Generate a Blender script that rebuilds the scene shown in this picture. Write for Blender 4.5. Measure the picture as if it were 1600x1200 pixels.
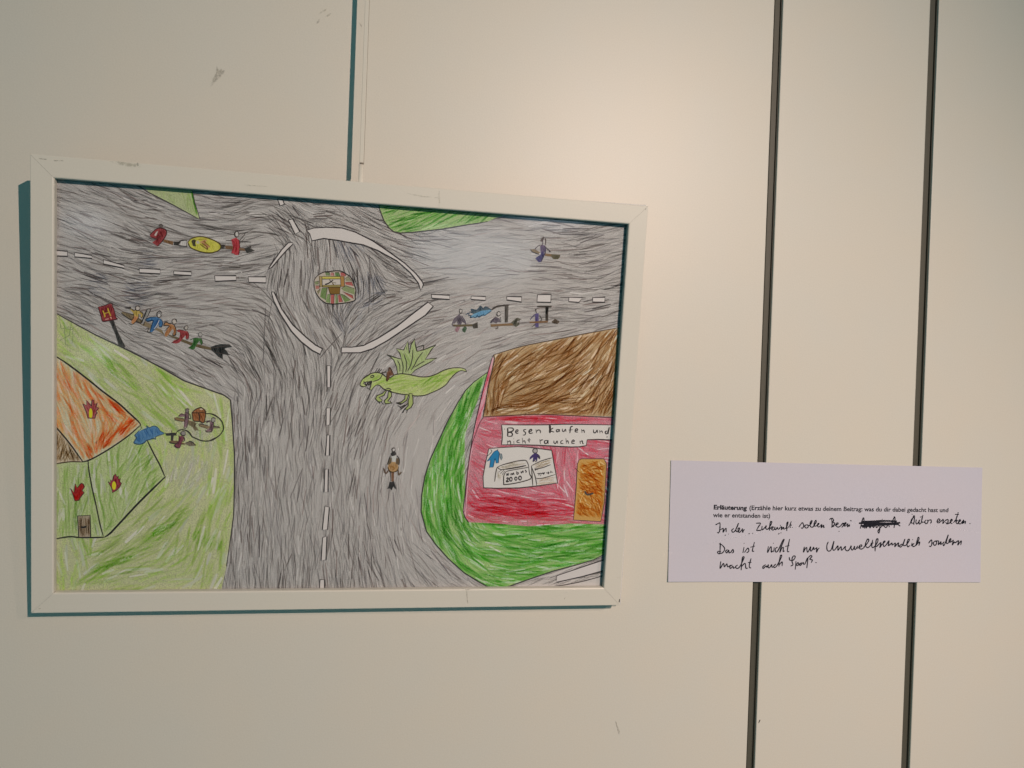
import bpy, bmesh, math, random
import numpy as np
from mathutils import Matrix, Vector
from mathutils.geometry import tessellate_polygon

random.seed(7)
for o in list(bpy.data.objects):
    bpy.data.objects.remove(o)
SC = bpy.context.scene
COL = SC.collection

# ------------------------------------------------------------------ camera
cam_d = bpy.data.cameras.new('camera')
cam = bpy.data.objects.new('camera', cam_d)
COL.objects.link(cam)
cam_d.sensor_fit = 'HORIZONTAL'
cam_d.sensor_width = 36.0
cam_d.lens = 36.0 * 1191.467 / 1600.0
cam_d.clip_start = 0.02
cam_d.clip_end = 60.0
RC = Matrix(((0.98332834, -0.03428837, -0.17857683),
             (-0.17830482, 0.01085796, -0.98391539),
             (0.03567583, 0.99935300, 0.00456315)))
cam.matrix_world = Matrix.Translation((0.016152, -0.637095, 0.187912)) @ RC.to_4x4()
SC.camera = cam

# ------------------------------------------------------------------ light
w = bpy.data.worlds.new("World")
SC.world = w
w.use_nodes = True
bg = w.node_tree.nodes['Background']
bg.inputs['Color'].default_value = (0.020, 0.102, 0.118, 1)     # cool room light that fills the shadows
bg.inputs['Strength'].default_value = 1.0


def spot(name, loc, aim, power, color, size=0.004, angle=80, blend=1.0):
    d = bpy.data.lights.new(name, 'SPOT')
    d.energy = power
    d.color = color
    d.shadow_soft_size = size
    d.spot_size = math.radians(angle)
    d.spot_blend = blend
    o = bpy.data.objects.new(name, d)
    COL.objects.link(o)
    o.location = loc
    o.rotation_euler = (Vector(aim) - Vector(loc)).to_track_quat('-Z', 'Y').to_euler()
    return o


def area(name, loc, aim, power, color, sx, sy, shape='ELLIPSE'):
    d = bpy.data.lights.new(name, 'AREA')
    d.shape = shape
    d.size, d.size_y = sx, sy
    d.energy = power
    d.color = color
    o = bpy.data.objects.new(name, d)
    COL.objects.link(o)
    o.location = loc
    o.rotation_euler = (Vector(aim) - Vector(loc)).to_track_quat('-Z', 'Y').to_euler()
    return o


spot('exhibition_spot', (0.686, -1.60, 0.827), (0.075, 0, -0.015), 95, (1.0, 0.775, 0.66), 0.004, 66.5, 1.0)
spot('second_spot', (1.45, -1.50, 0.95), (0.674, 0, -2.125), 88, (1.0, 0.72, 0.61), 0.010, 95, 1.0)
# dim lamps and bright panes of the room behind the viewer: seen mirrored in the picture glass
area('room_window', (0.456, -3.013, 0.247), (0.09, 0, 0.28), 1.5, (0.62, 0.82, 1.0), 0.62, 0.26)
area('room_window', (0.80, -2.96, 0.476), (0.15, 0, 0.3), 1.0, (0.70, 0.80, 1.0), 0.34, 0.22)
area('room_lamp', (-1.169, -2.872, 0.263), (-0.19, 0, 0.29), 0.26, (0.85, 0.92, 1.0), 0.18, 0.10)
area('room_lamp', (-1.124, -2.840, -0.258), (-0.18, 0, 0.2), 0.14, (0.75, 1.0, 0.85), 0.13, 0.03)

SC.view_settings.view_transform = 'Standard'
SC.view_settings.look = 'None'
SC.view_settings.exposure = 0.0
SC.view_settings.gamma = 1.0
SC.view_settings.use_curve_mapping = False
SC.cycles.max_bounces = 8
SC.cycles.transparent_max_bounces = 40
SC.cycles.caustics_reflective = False
SC.cycles.caustics_refractive = False


# ------------------------------------------------------------------ helpers
def lin(c):
    c /= 255.0
    return c / 12.92 if c <= 0.04045 else ((c + 0.055) / 1.055) ** 2.4


PAPER_REF = (186, 181, 177)


def A(r, g, b):
    """colour of a mark on the white paper, as reflectance (paper itself = 0.8)"""
    return tuple(min(0.86, max(0.004, 0.8 * lin(max(c, 3)) / lin(q))) for c, q in zip((r, g, b), PAPER_REF))


def link(name, me, mat=None, parent=None):
    o = bpy.data.objects.new(name, me)
    COL.objects.link(o)
    if mat:
        me.materials.append(mat)
    if parent:
        o.parent = parent
    return o


def tag(o, label=None, cat=None, group=None, kind=None):
    if label: o['label'] = label
    if cat: o['category'] = cat
    if group: o['group'] = group
    if kind: o['kind'] = kind
    return o


def empty(name, mw):
    o = bpy.data.objects.new(name, None)
    o.empty_display_size = 0.03
    COL.objects.link(o)
    o.matrix_world = mw
    return o


def bm_obj(name, bm, mat, parent=None, smooth=False):
    me = bpy.data.meshes.new(name)
    bmesh.ops.recalc_face_normals(bm, faces=bm.faces[:])
    bm.to_mesh(me)
    bm.free()
    if smooth:
        for p in me.polygons:
            p.use_smooth = len(p.vertices) == 4
    return link(name, me, mat, parent)


def box(bm, x0, x1, y0, y1, z0, z1):
    vs = [bm.verts.new((x, y, z)) for x in (x0, x1) for y in (y0, y1) for z in (z0, z1)]
    for f in ((0, 1, 3, 2), (4, 6, 7, 5), (0, 4, 5, 1), (2, 3, 7, 6), (0, 2, 6, 4), (1, 5, 7, 3)):
        bm.faces.new([vs[i] for i in f])
    return vs


def bevel(bm, w, seg=2):
    bmesh.ops.bevel(bm, geom=bm.edges[:], offset=w, segments=seg, profile=0.5, affect='EDGES')


# ------------------------------------------------------------------ materials
def nt(name):
    m = bpy.data.materials.new(name)
    m.use_nodes = True
    t = m.node_tree
    return m, t, t.nodes['Principled BSDF']


def noise(t, scale, detail=2, coord='Object', rough=0.5):
    tc = t.nodes.new('ShaderNodeTexCoord')
    n = t.nodes.new('ShaderNodeTexNoise')
    n.inputs['Scale'].default_value = scale
    n.inputs['Detail'].default_value = detail
    n.inputs['Roughness'].default_value = rough
    t.links.new(tc.outputs[coord], n.inputs['Vector'])
    return n


def ramp(t, src, stops):
    r = t.nodes.new('ShaderNodeValToRGB')
    e = r.color_ramp.elements
    while len(e) < len(stops):
        e.new(0.5)
    for k, (p, c) in enumerate(stops):
        e[k].position = p
        e[k].color = (*c, 1)
    t.links.new(src, r.inputs['Fac'])
    return r


def mixc(t, fac, a, b, mode='MIX'):
    m = t.nodes.new('ShaderNodeMix')
    m.data_type = 'RGBA'
    m.blend_type = mode
    for v, i in ((fac, 0), (a, 6), (b, 7)):
        if isinstance(v, (int, float)):
            m.inputs[i].default_value = v
        elif isinstance(v, tuple):
            m.inputs[i].default_value = (*v, 1)
        else:
            t.links.new(v, m.inputs[i])
    return m.outputs[2]


def paint_mat(name, col, rough, spec, fine=0.03, bump=0.02, mott=0.02, dirt=0.0, dirtcol=(0.25, 0.2, 0.14)):
    m, t, p = nt(name)
    a = noise(t, 900, 2)
    b = noise(t, 14, 3)
    r1 = ramp(t, a.outputs['Fac'], ((0.25, tuple(c * (1 - fine) for c in col)), (0.75, tuple(min(1, c * (1 + fine)) for c in col))))
    warm = (1 + mott, 1.0, 1 - mott)
    cool = (1 - mott, 1.0, 1 + mott)
    r2 = ramp(t, b.outputs['Fac'], ((0.3, warm), (0.7, cool)))
    c = mixc(t, 1.0, r1.outputs['Color'], r2.outputs['Color'], 'MULTIPLY')
    if dirt:
        d = noise(t, 55, 6, rough=0.7)
        rd = ramp(t, d.outputs['Fac'], ((0.66, (0, 0, 0)), (0.80, (dirt,) * 3)))
        c = mixc(t, rd.outputs['Color'], c, dirtcol)
    t.links.new(c, p.inputs['Base Color'])
    p.inputs['Roughness'].default_value = rough
    p.inputs['Specular IOR Level'].default_value = spec
    bp = t.nodes.new('ShaderNodeBump')
    bp.inputs['Strength'].default_value = bump
    bp.inputs['Distance'].default_value = 0.001
    bn = noise(t, 650, 3)
    t.links.new(bn.outputs['Fac'], bp.inputs['Height'])
    t.links.new(bp.outputs['Normal'], p.inputs['Normal'])
    return m


M_WALL = paint_mat('cream_wall_laminate', (0.70, 0.672, 0.588), 0.43, 0.5, 0.03, 0.06, 0.012)
M_STRIP = paint_mat('olive_joint_profile', (0.088, 0.085, 0.064), 0.5, 0.4, 0.08, 0.02, 0.02)
M_BACK = paint_mat('black_wall_cavity', (0.010, 0.010, 0.010), 0.9, 0.1)
M_FRAME = paint_mat('white_lacquered_wood', (0.74, 0.71, 0.62), 0.38, 0.4, 0.02, 0.05, 0.01, 0.25)
M_SLEEVE = paint_mat('white_hook_plastic', (0.84, 0.80, 0.70), 0.2, 0.6)
M_BOARD = paint_mat('grey_backing_board', (0.25, 0.20, 0.15), 0.9, 0.1)
M_PAPER = paint_mat('white_drawing_paper', (0.84, 0.83, 0.84), 0.85, 0.15, 0.025, 0.05, 0.01)
M_CARD = paint_mat('white_office_paper', (0.61, 0.60, 0.675), 0.8, 0.2, 0.02, 0.03, 0.012)

M_INK, _t, _p = nt('black_ink')
_n = noise(_t, 700, 2)
_r = ramp(_t, _n.outputs['Fac'], ((0.3, (0.006, 0.006, 0.012)), (0.8, (0.02, 0.02, 0.032))))
_t.links.new(_r.outputs['Color'], _p.inputs['Base Color'])
_p.inputs['Roughness'].default_value = 0.6
_p.inputs['Specular IOR Level'].default_value = 0.2

M_PENCIL, _t, _p = nt('coloured_pencil_on_paper')
_a = _t.nodes.new('ShaderNodeAttribute')
_a.attribute_name = 'Col'
_n = noise(_t, 1900, 3, rough=0.65)
_add = _t.nodes.new('ShaderNodeMath'); _add.operation = 'ADD'
_t.links.new(_n.outputs['Fac'], _add.inputs[0])
_t.links.new(_a.outputs['Alpha'], _add.inputs[1])
_mr = _t.nodes.new('ShaderNodeMapRange')
_mr.interpolation_type = 'SMOOTHSTEP'
_mr.inputs['From Min'].default_value = 0.74
_mr.inputs['From Max'].default_value = 1.26
_t.links.new(_add.outputs[0], _mr.inputs['Value'])
_t.links.new(_a.outputs['Color'], _p.inputs['Base Color'])
_t.links.new(_mr.outputs['Result'], _p.inputs['Alpha'])       # the tooth of the paper stays white where the pencil skips
_p.inputs['Roughness'].default_value = 0.75
_p.inputs['Specular IOR Level'].default_value = 0.2

# a pencil stroke as a thin pigment film: it tints the light on its way to the paper and back
M_FILM = bpy.data.materials.new('pencil_pigment_film')
M_FILM.use_nodes = True
_t = M_FILM.node_tree
_t.nodes.remove(_t.nodes['Principled BSDF'])
_a = _t.nodes.new('ShaderNodeAttribute'); _a.attribute_name = 'Col'
_n = noise(_t, 1900, 3, rough=0.7)
_add = _t.nodes.new('ShaderNodeMath'); _add.operation = 'ADD'
_t.links.new(_n.outputs['Fac'], _add.inputs[0]); _t.links.new(_a.outputs['Alpha'], _add.inputs[1])
_mr = _t.nodes.new('ShaderNodeMapRange'); _mr.interpolation_type = 'SMOOTHSTEP'
_mr.inputs['From Min'].default_value = 0.76
_mr.inputs['From Max'].default_value = 1.24
_mr.inputs['To Max'].default_value = 0.80
_t.links.new(_add.outputs[0], _mr.inputs['Value'])
_g = _t.nodes.new('ShaderNodeGamma'); _g.inputs['Gamma'].default_value = 0.5
_t.links.new(mixc(_t, 1.0, _a.outputs['Color'], (0.83, 0.82, 0.83), 'DIVIDE'), _g.inputs['Color'])
_tr = _t.nodes.new('ShaderNodeBsdfTransparent')
_t.links.new(mixc(_t, _mr.outputs['Result'], (1.0, 1.0, 1.0), _g.outputs['Color']), _tr.inputs['Color'])
_t.links.new(_tr.outputs[0], _t.nodes['Material Output'].inputs['Surface'])

# picture glass: clear, mirroring a little of the room
M_GLASS = bpy.data.materials.new('picture_glass')
M_GLASS.use_nodes = True
_t = M_GLASS.node_tree
_t.nodes.remove(_t.nodes['Principled BSDF'])
_out = _t.nodes['Material Output']
_fr = _t.nodes.new('ShaderNodeFresnel'); _fr.inputs['IOR'].default_value = 1.25
_tr = _t.nodes.new('ShaderNodeBsdfTransparent'); _tr.inputs['Color'].default_value = (0.985, 0.992, 0.988, 1)
_gl = _t.nodes.new('ShaderNodeBsdfGlossy'); _gl.inputs['Roughness'].default_value = 0.09
_mx = _t.nodes.new('ShaderNodeMixShader')
_t.links.new(_fr.outputs[0], _mx.inputs[0]); _t.links.new(_tr.outputs[0], _mx.inputs[1]); _t.links.new(_gl.outputs[0], _mx.inputs[2])
_t.links.new(_mx.outputs[0], _out.inputs['Surface'])

M_ROD_DARK = paint_mat('taupe_rod_dark', (0.30, 0.26, 0.21), 0.5, 0.3)
M_ROD = paint_mat('cream_rod_enamel', (0.72, 0.69, 0.60), 0.35, 0.5, 0.02, 0.0, 0.01)


def smudge_mat(name, col, strength, scale, lo, hi):
    m = bpy.data.materials.new(name)
    m.use_nodes = True
    t = m.node_tree
    p = t.nodes['Principled BSDF']
    n = noise(t, scale, 4, rough=0.7)
    a = t.nodes.new('ShaderNodeAttribute'); a.attribute_name = 'Col'
    r = ramp(t, n.outputs['Fac'], ((lo, (0, 0, 0)), (hi, (strength,) * 3)))
    mu = t.nodes.new('ShaderNodeMath'); mu.operation = 'MULTIPLY'
    t.links.new(r.outputs['Color'], mu.inputs[0]); t.links.new(a.outputs['Alpha'], mu.inputs[1])
    p.inputs['Base Color'].default_value = (*col, 1)
    p.inputs['Roughness'].default_value = 0.7
    t.links.new(mu.outputs[0], p.inputs['Alpha'])
    return m


M_SCUFF = smudge_mat('grey_scuff', (0.24, 0.22, 0.17), 0.38, 500, 0.30, 0.6)
M_GREEN = smudge_mat('greenish_smear', (0.34, 0.33, 0.24), 0.35, 300, 0.40, 0.65)
M_TICK = smudge_mat('dark_scratch', (0.03, 0.025, 0.02), 0.9, 800, 0.15, 0.5)

# ------------------------------------------------------------------ tracing planes
# 3x3 maps from points measured on the photograph (1600 x 1200) to metres on the flat sheet / on the wall
HS = np.array([[0.00043705157421237783, 1.624371817436852e-05, -0.25131427374563164],
               [-6.008343395946121e-06, -0.00046174809321229845, 0.4405672030635501],
               [-0.00012760359916979243, -7.328703294371948e-05, 1.0]])
HW = np.array([[0.00047189678873226214, 1.6398180153327018e-05, -0.27044853653086937],
               [-8.155203772045892e-06, -0.0004833459526605919, 0.46061242084147264],
               [-0.00013493007402923447, -8.21663017546194e-06, 1.0]])


def hmap(h, p):
    a = h @ np.array((p[0], p[1], 1.0))
    return (a[0] / a[2], a[1] / a[2])


def Z(ox, oy, s):
    """reader for points measured in an enlargement that starts at (ox, oy) with scale s"""
    return lambda pts: [(ox + x / s, oy + y / s) for x, y in pts]


def smooth_path(pts, n=5, closed=False):
    if len(pts) < 3:
        return list(pts)
    P = list(pts)
    P = [P[-1]] + P + [P[0], P[1]] if closed else [P[0]] + P + [P[-1]]
    out = []
    for i in range(1, len(P) - 2):
        p0, p1, p2, p3 = (np.array(q, float) for q in P[i - 1:i + 3])
        for k in range(n):
            t = k / n
            out.append(tuple(0.5 * ((2 * p1) + (p2 - p0) * t + (2 * p0 - 5 * p1 + 4 * p2 - p3) * t * t + (3 * p1 - p0 - 3 * p2 + p3) * t ** 3)))
    if not closed:
        out.append(tuple(P[-2]))
    return out


def ellipse(cx, cy, rx, ry, rot=0, n=18):
    c, s = math.cos(math.radians(rot)), math.sin(math.radians(rot))
    return [(cx + rx * math.cos(a) * c - ry * math.sin(a) * s, cy + rx * math.cos(a) * s + ry * math.sin(a) * c)
            for a in (2 * math.pi * k / n for k in range(n))]


def ring(cx, cy, rx, ry):
    e = ellipse(cx, cy, rx, ry, 0, 10)
    return e + e[:2]


def inside(p, poly):
    x, y = p
    r = False
    j = len(poly) - 1
    for i in range(len(poly)):
        xi, yi = poly[i]
        xj, yj = poly[j]
        if (yi > y) != (yj > y) and x < (xj - xi) * (y - yi) / (yj - yi) + xi:
            r = not r
        j = i
    return r


class Draw:
    """a flat drawn item: fills, pencil strokes and lines laid over each other"""
    z = 0.0           # running height of the drawing's layers above the paper

    def __init__(self, base=150):
        """base = height of the first layer above the paper, in micrometres"""
        self.v, self.f, self.c, self.m = [], [], [], []
        self.H = HS
        Draw.z = base * 1e-6

    def up(self, um):
        Draw.z += um * 1e-6
        return Draw.z

    def fill(self, pts, rgb, cov=0.8):
        z = self.up(3.0)
        self.zfill = z
        q = [hmap(self.H, p) for p in pts]
        tri = tessellate_polygon([[Vector((a, b, 0)) for a, b in q]])
        b0 = len(self.v)
        for a, b in q:
            self.v.append((a, b, z)); self.c.append((*rgb, cov))
        for t in tri:
            self.f.append(tuple(b0 + i for i in t)); self.m.append(0)

    def ribbon(self, pts, w0, rgb, cov, z, taper=0.7, soft=0.0, film=0):
        n = len(pts)
        if n < 2:
            return
        b0 = len(self.v)
        z0, z1 = z if isinstance(z, tuple) else (z, z)      # strokes tilt a little so that none lie in one plane
        for i, p in enumerate(pts):
            zi = z0 + (z1 - z0) * i / (n - 1)
            a = pts[max(i - 1, 0)]; b = pts[min(i + 1, n - 1)]
            dx, dy = b[0] - a[0], b[1] - a[1]
            L = math.hypot(dx, dy) or 1.0
            e = min(1.0, min(i, n - 1 - i) / max(1.0, 0.2 * (n - 1)))
            hw = 0.5 * w0 * (taper + (1 - taper) * e)
            for s in ((1, 0, -1) if soft else (1, -1)):
                u, v = hmap(self.H, (p[0] - dy / L * hw * s, p[1] + dx / L * hw * s))
                self.v.append((u, v, zi))
                self.c.append((*rgb, cov - (soft * (0.55 * (1 - e) + (1.0 if s else 0.0)))))
        k = 3 if soft else 2
        for i in range(n - 1):
            a = b0 + k * i
            for q in range(k - 1):
                self.f.append((a + q, a + q + 1, a + q + 1 + k, a + q + k)); self.m.append(film)

    def line(self, pts, width=1.4, rgb=None, cov=1.0, smooth=True, closed=False):
        rgb = rgb or A(52, 46, 46)
        P = list(pts)
        if closed:
            P = P + [P[0]]
        if smooth and len(P) > 2:
            P = smooth_path(P, 4)
        # pressure varies a little along the line
        self.ribbon(P, 1.3 * width * random.uniform(0.9, 1.1), rgb, cov, self.up(0.5) + 1.5e-6, 0.6)

    def hatch(self, poly, angle, n, length, width, cols, cov=(0.45, 0.75), wob=5, keep=None, film=1, swing=25):
        xs = [p[0] for p in poly]; ys = [p[1] for p in poly]
        x0, x1, y0, y1 = min(xs), max(xs), min(ys), max(ys)
        base = max(Draw.z + 1.5e-6, self.zfill + 9e-6)
        band = 14e-6
        gap = cov == (0.45, 0.75)          # a gap where the paper shows: lies under the pencil strokes
        if gap:
            base, band = self.zfill + 0.8e-6, 7e-6
        made = tries = 0
        while made < n and tries < n * 12:
            tries += 1
            p = (random.uniform(x0, x1), random.uniform(y0, y1))
            if not inside(p, poly):
                continue
            dark = keep(p) if keep else 1.0
            if dark < 0.85 and random.random() > dark + 0.1:      # sparser shading
                continue
            L = random.uniform(*length)
            st = 5.0
            path = [p]
            a0 = random.gauss(0, wob)
            h0 = angle(p) if callable(angle) else angle
            h0 += 7.0 * math.sin(int(p[0] / 38 + math.sin(p[1] / 31)) * 12.9898 + int(p[1] / 34 + math.sin(p[0] / 27)) * 78.233)
            bend = random.gauss(0, 0.12)
            for sgn in (1, -1):
                q = p
                seg = []
                for _ in range(int(L / 2 / st) + 1):
                    h = angle(q) if callable(angle) else angle
                    dh = (h - h0 + 90) % 180 - 90
                    th = math.radians(h0 + 0.18 * dh + a0 + bend * math.hypot(q[0] - p[0], q[1] - p[1]))
                    q = (q[0] + sgn * st * math.cos(th), q[1] + sgn * st * math.sin(th))
                    if not inside(q, poly):
                        break
                    seg.append(q)
                path = path + seg if sgn == 1 else seg[::-1] + path
            if len(path) < 2:
                continue
            c = random.choice(cols)
            j = random.uniform(-10, 10) + (1.0 - dark) * swing
            c = tuple(max(3, min(200, v + j)) for v in c)
            zz = (base + band * random.random(), base + band * random.random())
            if gap:
                self.ribbon(path, random.uniform(*width) * 1.5, A(*c), 0.9, zz, 0.7)
            else:
                self.ribbon(path, random.uniform(*width), A(*c), random.uniform(*cov), zz, 0.8, 0.22, film)
            made += 1
        Draw.z = max(Draw.z, base + band + 1.0e-6)

    def build(self, name, parent, mat=None, label=None):
        me = bpy.data.meshes.new(name)
        me.from_pydata(self.v, [], self.f)
        ca = me.color_attributes.new('Col', 'FLOAT_COLOR', 'POINT')
        ca.data.foreach_set('color', np.array(self.c, dtype=np.float32).ravel())
        # every face looks out of the sheet
        me.polygons.foreach_set('material_index', np.array(self.m, dtype=np.int32))
        bm = bmesh.new(); bm.from_mesh(me)
        for f in bm.faces:
            if f.normal.z < 0:
                f.normal_flip()
        bm.to_mesh(me); bm.free()
        o = link(name, me, mat or M_PENCIL, parent)
        me.materials.append(M_FILM)
        if label:
            o['label'] = label
        return o


def field(ctrl, power=3.0):
    X = np.array([(c[0], c[1]) for c in ctrl], float)
    T = np.radians(np.array([c[2] for c in ctrl], float)) * 2
    C, S = np.cos(T), np.sin(T)

    def f(p):
        d = (X[:, 0] - p[0]) ** 2 + (X[:, 1] - p[1]) ** 2 + 30
        k = d ** (-power / 2)
        return math.degrees(math.atan2((k * S).sum(), (k * C).sum())) / 2
    return f


# ------------------------------------------------------------------ the wall
AL, AR, BL, BR = 0.35958, 0.36789, 0.51724, 0.52627      # edges of the two open joints
ZB, ZT = -0.75, 1.25


def wall_panel(x0, x1, label):
    bm = bmesh.new()
    box(bm, x0, x1, 0.0, 0.018, ZB, ZT)
    bevel(bm, 0.0007, 2)
    o = bm_obj('wall_panel', bm, M_WALL)
    return tag(o, label, 'wall panel', 'cream panels of the exhibition wall')


P_LEFT = wall_panel(-1.4, AL, 'wide scuffed cream wall panel that the framed drawing hangs in front of')
P_MID = wall_panel(AR, BL, 'narrow cream wall panel between the two dark vertical joints')
P_RIGHT = wall_panel(BR, 1.7, 'cream wall panel at the right edge, beyond the second dark joint')


def joint(x0, x1, label):
    root = empty('joint_profile', Matrix.Translation(((x0 + x1) / 2, 0.012, ZB)))
    h = ZT - ZB
    a, b = x0 - (x0 + x1) / 2, x1 - (x0 + x1) / 2
    bm = bmesh.new()
    box(bm, a + 0.0022, b - 0.0009, -0.0085, 0.004, 0, h)
    bevel(bm, 0.0003, 1)
    bm_obj('rubber_strip', bm, M_STRIP, root)
    bm = bmesh.new()
    box(bm, b - 0.0007, b - 0.0001, -0.0100, 0.004, 0, h)
    bm_obj('edge_lip', bm, M_STRIP, root)
    return tag(root, label, 'joint strip', 'dark joints of the exhibition wall')


joint(AL, AR, 'dark joint strip between the wide scuffed panel and the narrow panel')
joint(BL, BR, 'dark joint strip between the narrow panel and the right wall panel')
bm = bmesh.new()
box(bm, -1.4, 1.7, 0.0181, 0.05, ZB, ZT)
tag(bm_obj('wall_core', bm, M_BACK), kind='structure')


def wall_mark(name, pts, mat, parent, y=-0.00012, soft=True):
    q = [hmap(HW, p) for p in pts]
    cx = sum(p[0] for p in q) / len(q); cz = sum(p[1] for p in q) / len(q)
    v = [(cx, y, cz)] + [(x, y, z) for x, z in q] + [(cx + (x - cx) * 0.6, y, cz + (z - cz) * 0.6) for x, z in q]
    n = len(q)
    f, c = [], [1.0] + [0.0 if soft else 1.0] * n + [1.0] * n
    for i in range(n):
        j = (i + 1) % n
        f.append((0, 1 + n + i, 1 + n + j))
        f.append((1 + n + i, 1 + i, 1 + j, 1 + n + j))
    me = bpy.data.meshes.new(name)
    me.from_pydata(v, [], f)
    ca = me.color_attributes.new('Col', 'FLOAT_COLOR', 'POINT')
    ca.data.foreach_set('color', np.array([(1, 1, 1, a) for a in c], dtype=np.float32).ravel())
    return link(name, me, mat, parent)


zz = Z(300, 80, 20)
wall_mark('scuff_mark', zz([(560, 1140), (650, 830), (740, 680), (750, 480), (770, 430), (800, 520), (850, 600), (900, 550), (950, 530), (960, 600), (1060, 570),
                            (1040, 650), (960, 750), (880, 850), (740, 960), (670, 1050)]), M_SCUFF, P_LEFT)
zz = Z(480, 0, 10)
wall_mark('smear', zz([(170, 210), (230, 160), (320, 125), (300, 165), (250, 200), (190, 225)]), M_GREEN, P_LEFT)
wall_mark('smear', zz([(280, 260), (330, 210), (400, 190), (370, 235), (310, 275)]), M_GREEN, P_LEFT)
wall_mark('smear', zz([(140, 375), (160, 320), (195, 280), (200, 330), (170, 370)]), M_SCUFF, P_LEFT)
wall_mark('scratch', zz([(800, 340), (835, 370), (860, 410), (850, 440), (830, 400)]), M_SCUFF, P_LEFT)
zz = Z(920, 1080, 10)
wall_mark('scratch', zz([(405, 455), (425, 448), (440, 520), (490, 640), (480, 700), (455, 655), (430, 550)]), M_SCUFF, P_LEFT)
wall_mark('spot', [(1185, 1129.5), (1186.4, 1124.6), (1188.2, 1124.6), (1187.3, 1127), (1185.6, 1130)], M_TICK, P_MID, soft=False)

# ------------------------------------------------------------------ hanging rod
RX, RY = 0.00102, -0.0245
root = empty('hanging_rod', Matrix.Translation((RX, RY, 0.30)))
tag(root, 'thin pale hanging rod running down the wall to the top of the frame', 'hanging rod')


def cyl(bm, r, z0, z1, n=24, cx=0.0, cy=0.0):
    bmesh.ops.create_cone(bm, cap_ends=True, segments=n, radius1=r, radius2=r, depth=z1 - z0,
                          matrix=Matrix.Translation((cx, cy, (z0 + z1) / 2)))


bm = bmesh.new(); box(bm, -0.00165, 0.00150, -0.0005, 0.0005, 0.0545, ZT - 0.30)
bevel(bm, 0.0003, 2)
bm_obj('rod', bm, M_ROD, root)
bm = bmesh.new(); box(bm, 0.00152, 0.00185, -0.0002, 0.0004, 0.0545, ZT - 0.30)  # narrow strip added to draw the dark line down the rod's right side
bm_obj('rod_dark_line', bm, M_ROD_DARK, root)
bm = bmesh.new(); cyl(bm, 0.0018, -0.02, 0.0535, 24, -0.0003)
bmesh.ops.scale(bm, vec=(1.0, 0.6, 1.0), verts=bm.verts[:])
bm_obj('hook_sleeve', bm, M_SLEEVE, root, True)
bm = bmesh.new(); cyl(bm, 0.0016, 0.0534, 0.0546)
bm_obj('joint_ring', bm, M_ROD_DARK, root, True)

# ------------------------------------------------------------------ framed drawing
W2, HH, RW, TH = 0.23, 0.33636, 0.01558, 0.01066
LEAN, RF, D0 = 0.08953, -0.00458, 0.01351
cl, sl, cr, sr = math.cos(LEAN), math.sin(LEAN), math.cos(RF), math.sin(RF)
MF = Matrix(((cr, -sr, 0, 0), (-sr * sl, -cr * sl, -cl, -D0), (sr * cl, cr * cl, -sl, 0), (0, 0, 0, 1)))
FR = empty('framed_drawing', MF)
tag(FR, "child's pencil drawing of a road junction in a scuffed white frame on the wall", 'framed drawing')


def rail(p0, p1, inward):
    """one mitred rail; p0 -> p1 outer corners, inward = direction to the opening"""
    p0, p1, n = Vector((*p0, 0)), Vector((*p1, 0)), Vector((*inward, 0))
    d = (p1 - p0).normalized()
    g = 0.00008
    prof = [(0.0, -TH), (0.0, -0.0005), (0.00015, -0.00015), (0.0005, 0.0), (RW - 0.0011, 0.0), (RW - 0.0004, -0.0003), (RW, -0.0011),
            (RW, -0.0053), (RW - 0.006, -0.0053), (RW - 0.006, -TH)]
    bm = bmesh.new()
    rings = []
    for base, s in ((p0, 1), (p1, -1)):
        ring = []
        for a, z in prof:
            q = base + n * a + d * (s * (a + g))
            ring.append(bm.verts.new((q.x, q.y, z)))
        rings.append(ring)
    k = len(prof)
    for i in range(k):
        j = (i + 1) % k
        bm.faces.new((rings[0][i], rings[0][j], rings[1][j], rings[1][i]))
    bm.faces.new(rings[0][::-1]); bm.faces.new(rings[1])
    return bm_obj('frame_rail', bm, M_FRAME, FR)


r_top = rail((-W2, HH), (W2, HH), (0, -1))
r_bot = rail((-W2, 0), (W2, 0), (0, 1))
r_left = rail((-W2, 0), (-W2, HH), (1, 0))
r_right = rail((W2, 0), (W2, HH), (-1, 0))

ix, iz = W2 - RW + 0.0055, RW - 0.0055
bm = bmesh.new(); box(bm, -ix, ix, iz, HH - iz, -0.0059, -0.0054)
bm_obj('glass_pane', bm, M_GLASS, FR)
bm = bmesh.new(); box(bm, -ix, ix, iz, HH - iz, -0.0098, -0.00695)
bm_obj('backing_board', bm, M_BOARD, FR)
bm = bmesh.new(); box(bm, -ix, ix, iz, HH - iz, -0.0003, 0.0)
SHEET = bm_obj('drawing_sheet', bm, M_PAPER, FR)
SHEET.location = (0, 0, -0.0066)

# scuffs on the rails: small marks a hair in front of the lacquer
# plane of the frame's front face (photograph -> front face), from the same camera fit
HF = None


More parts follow.
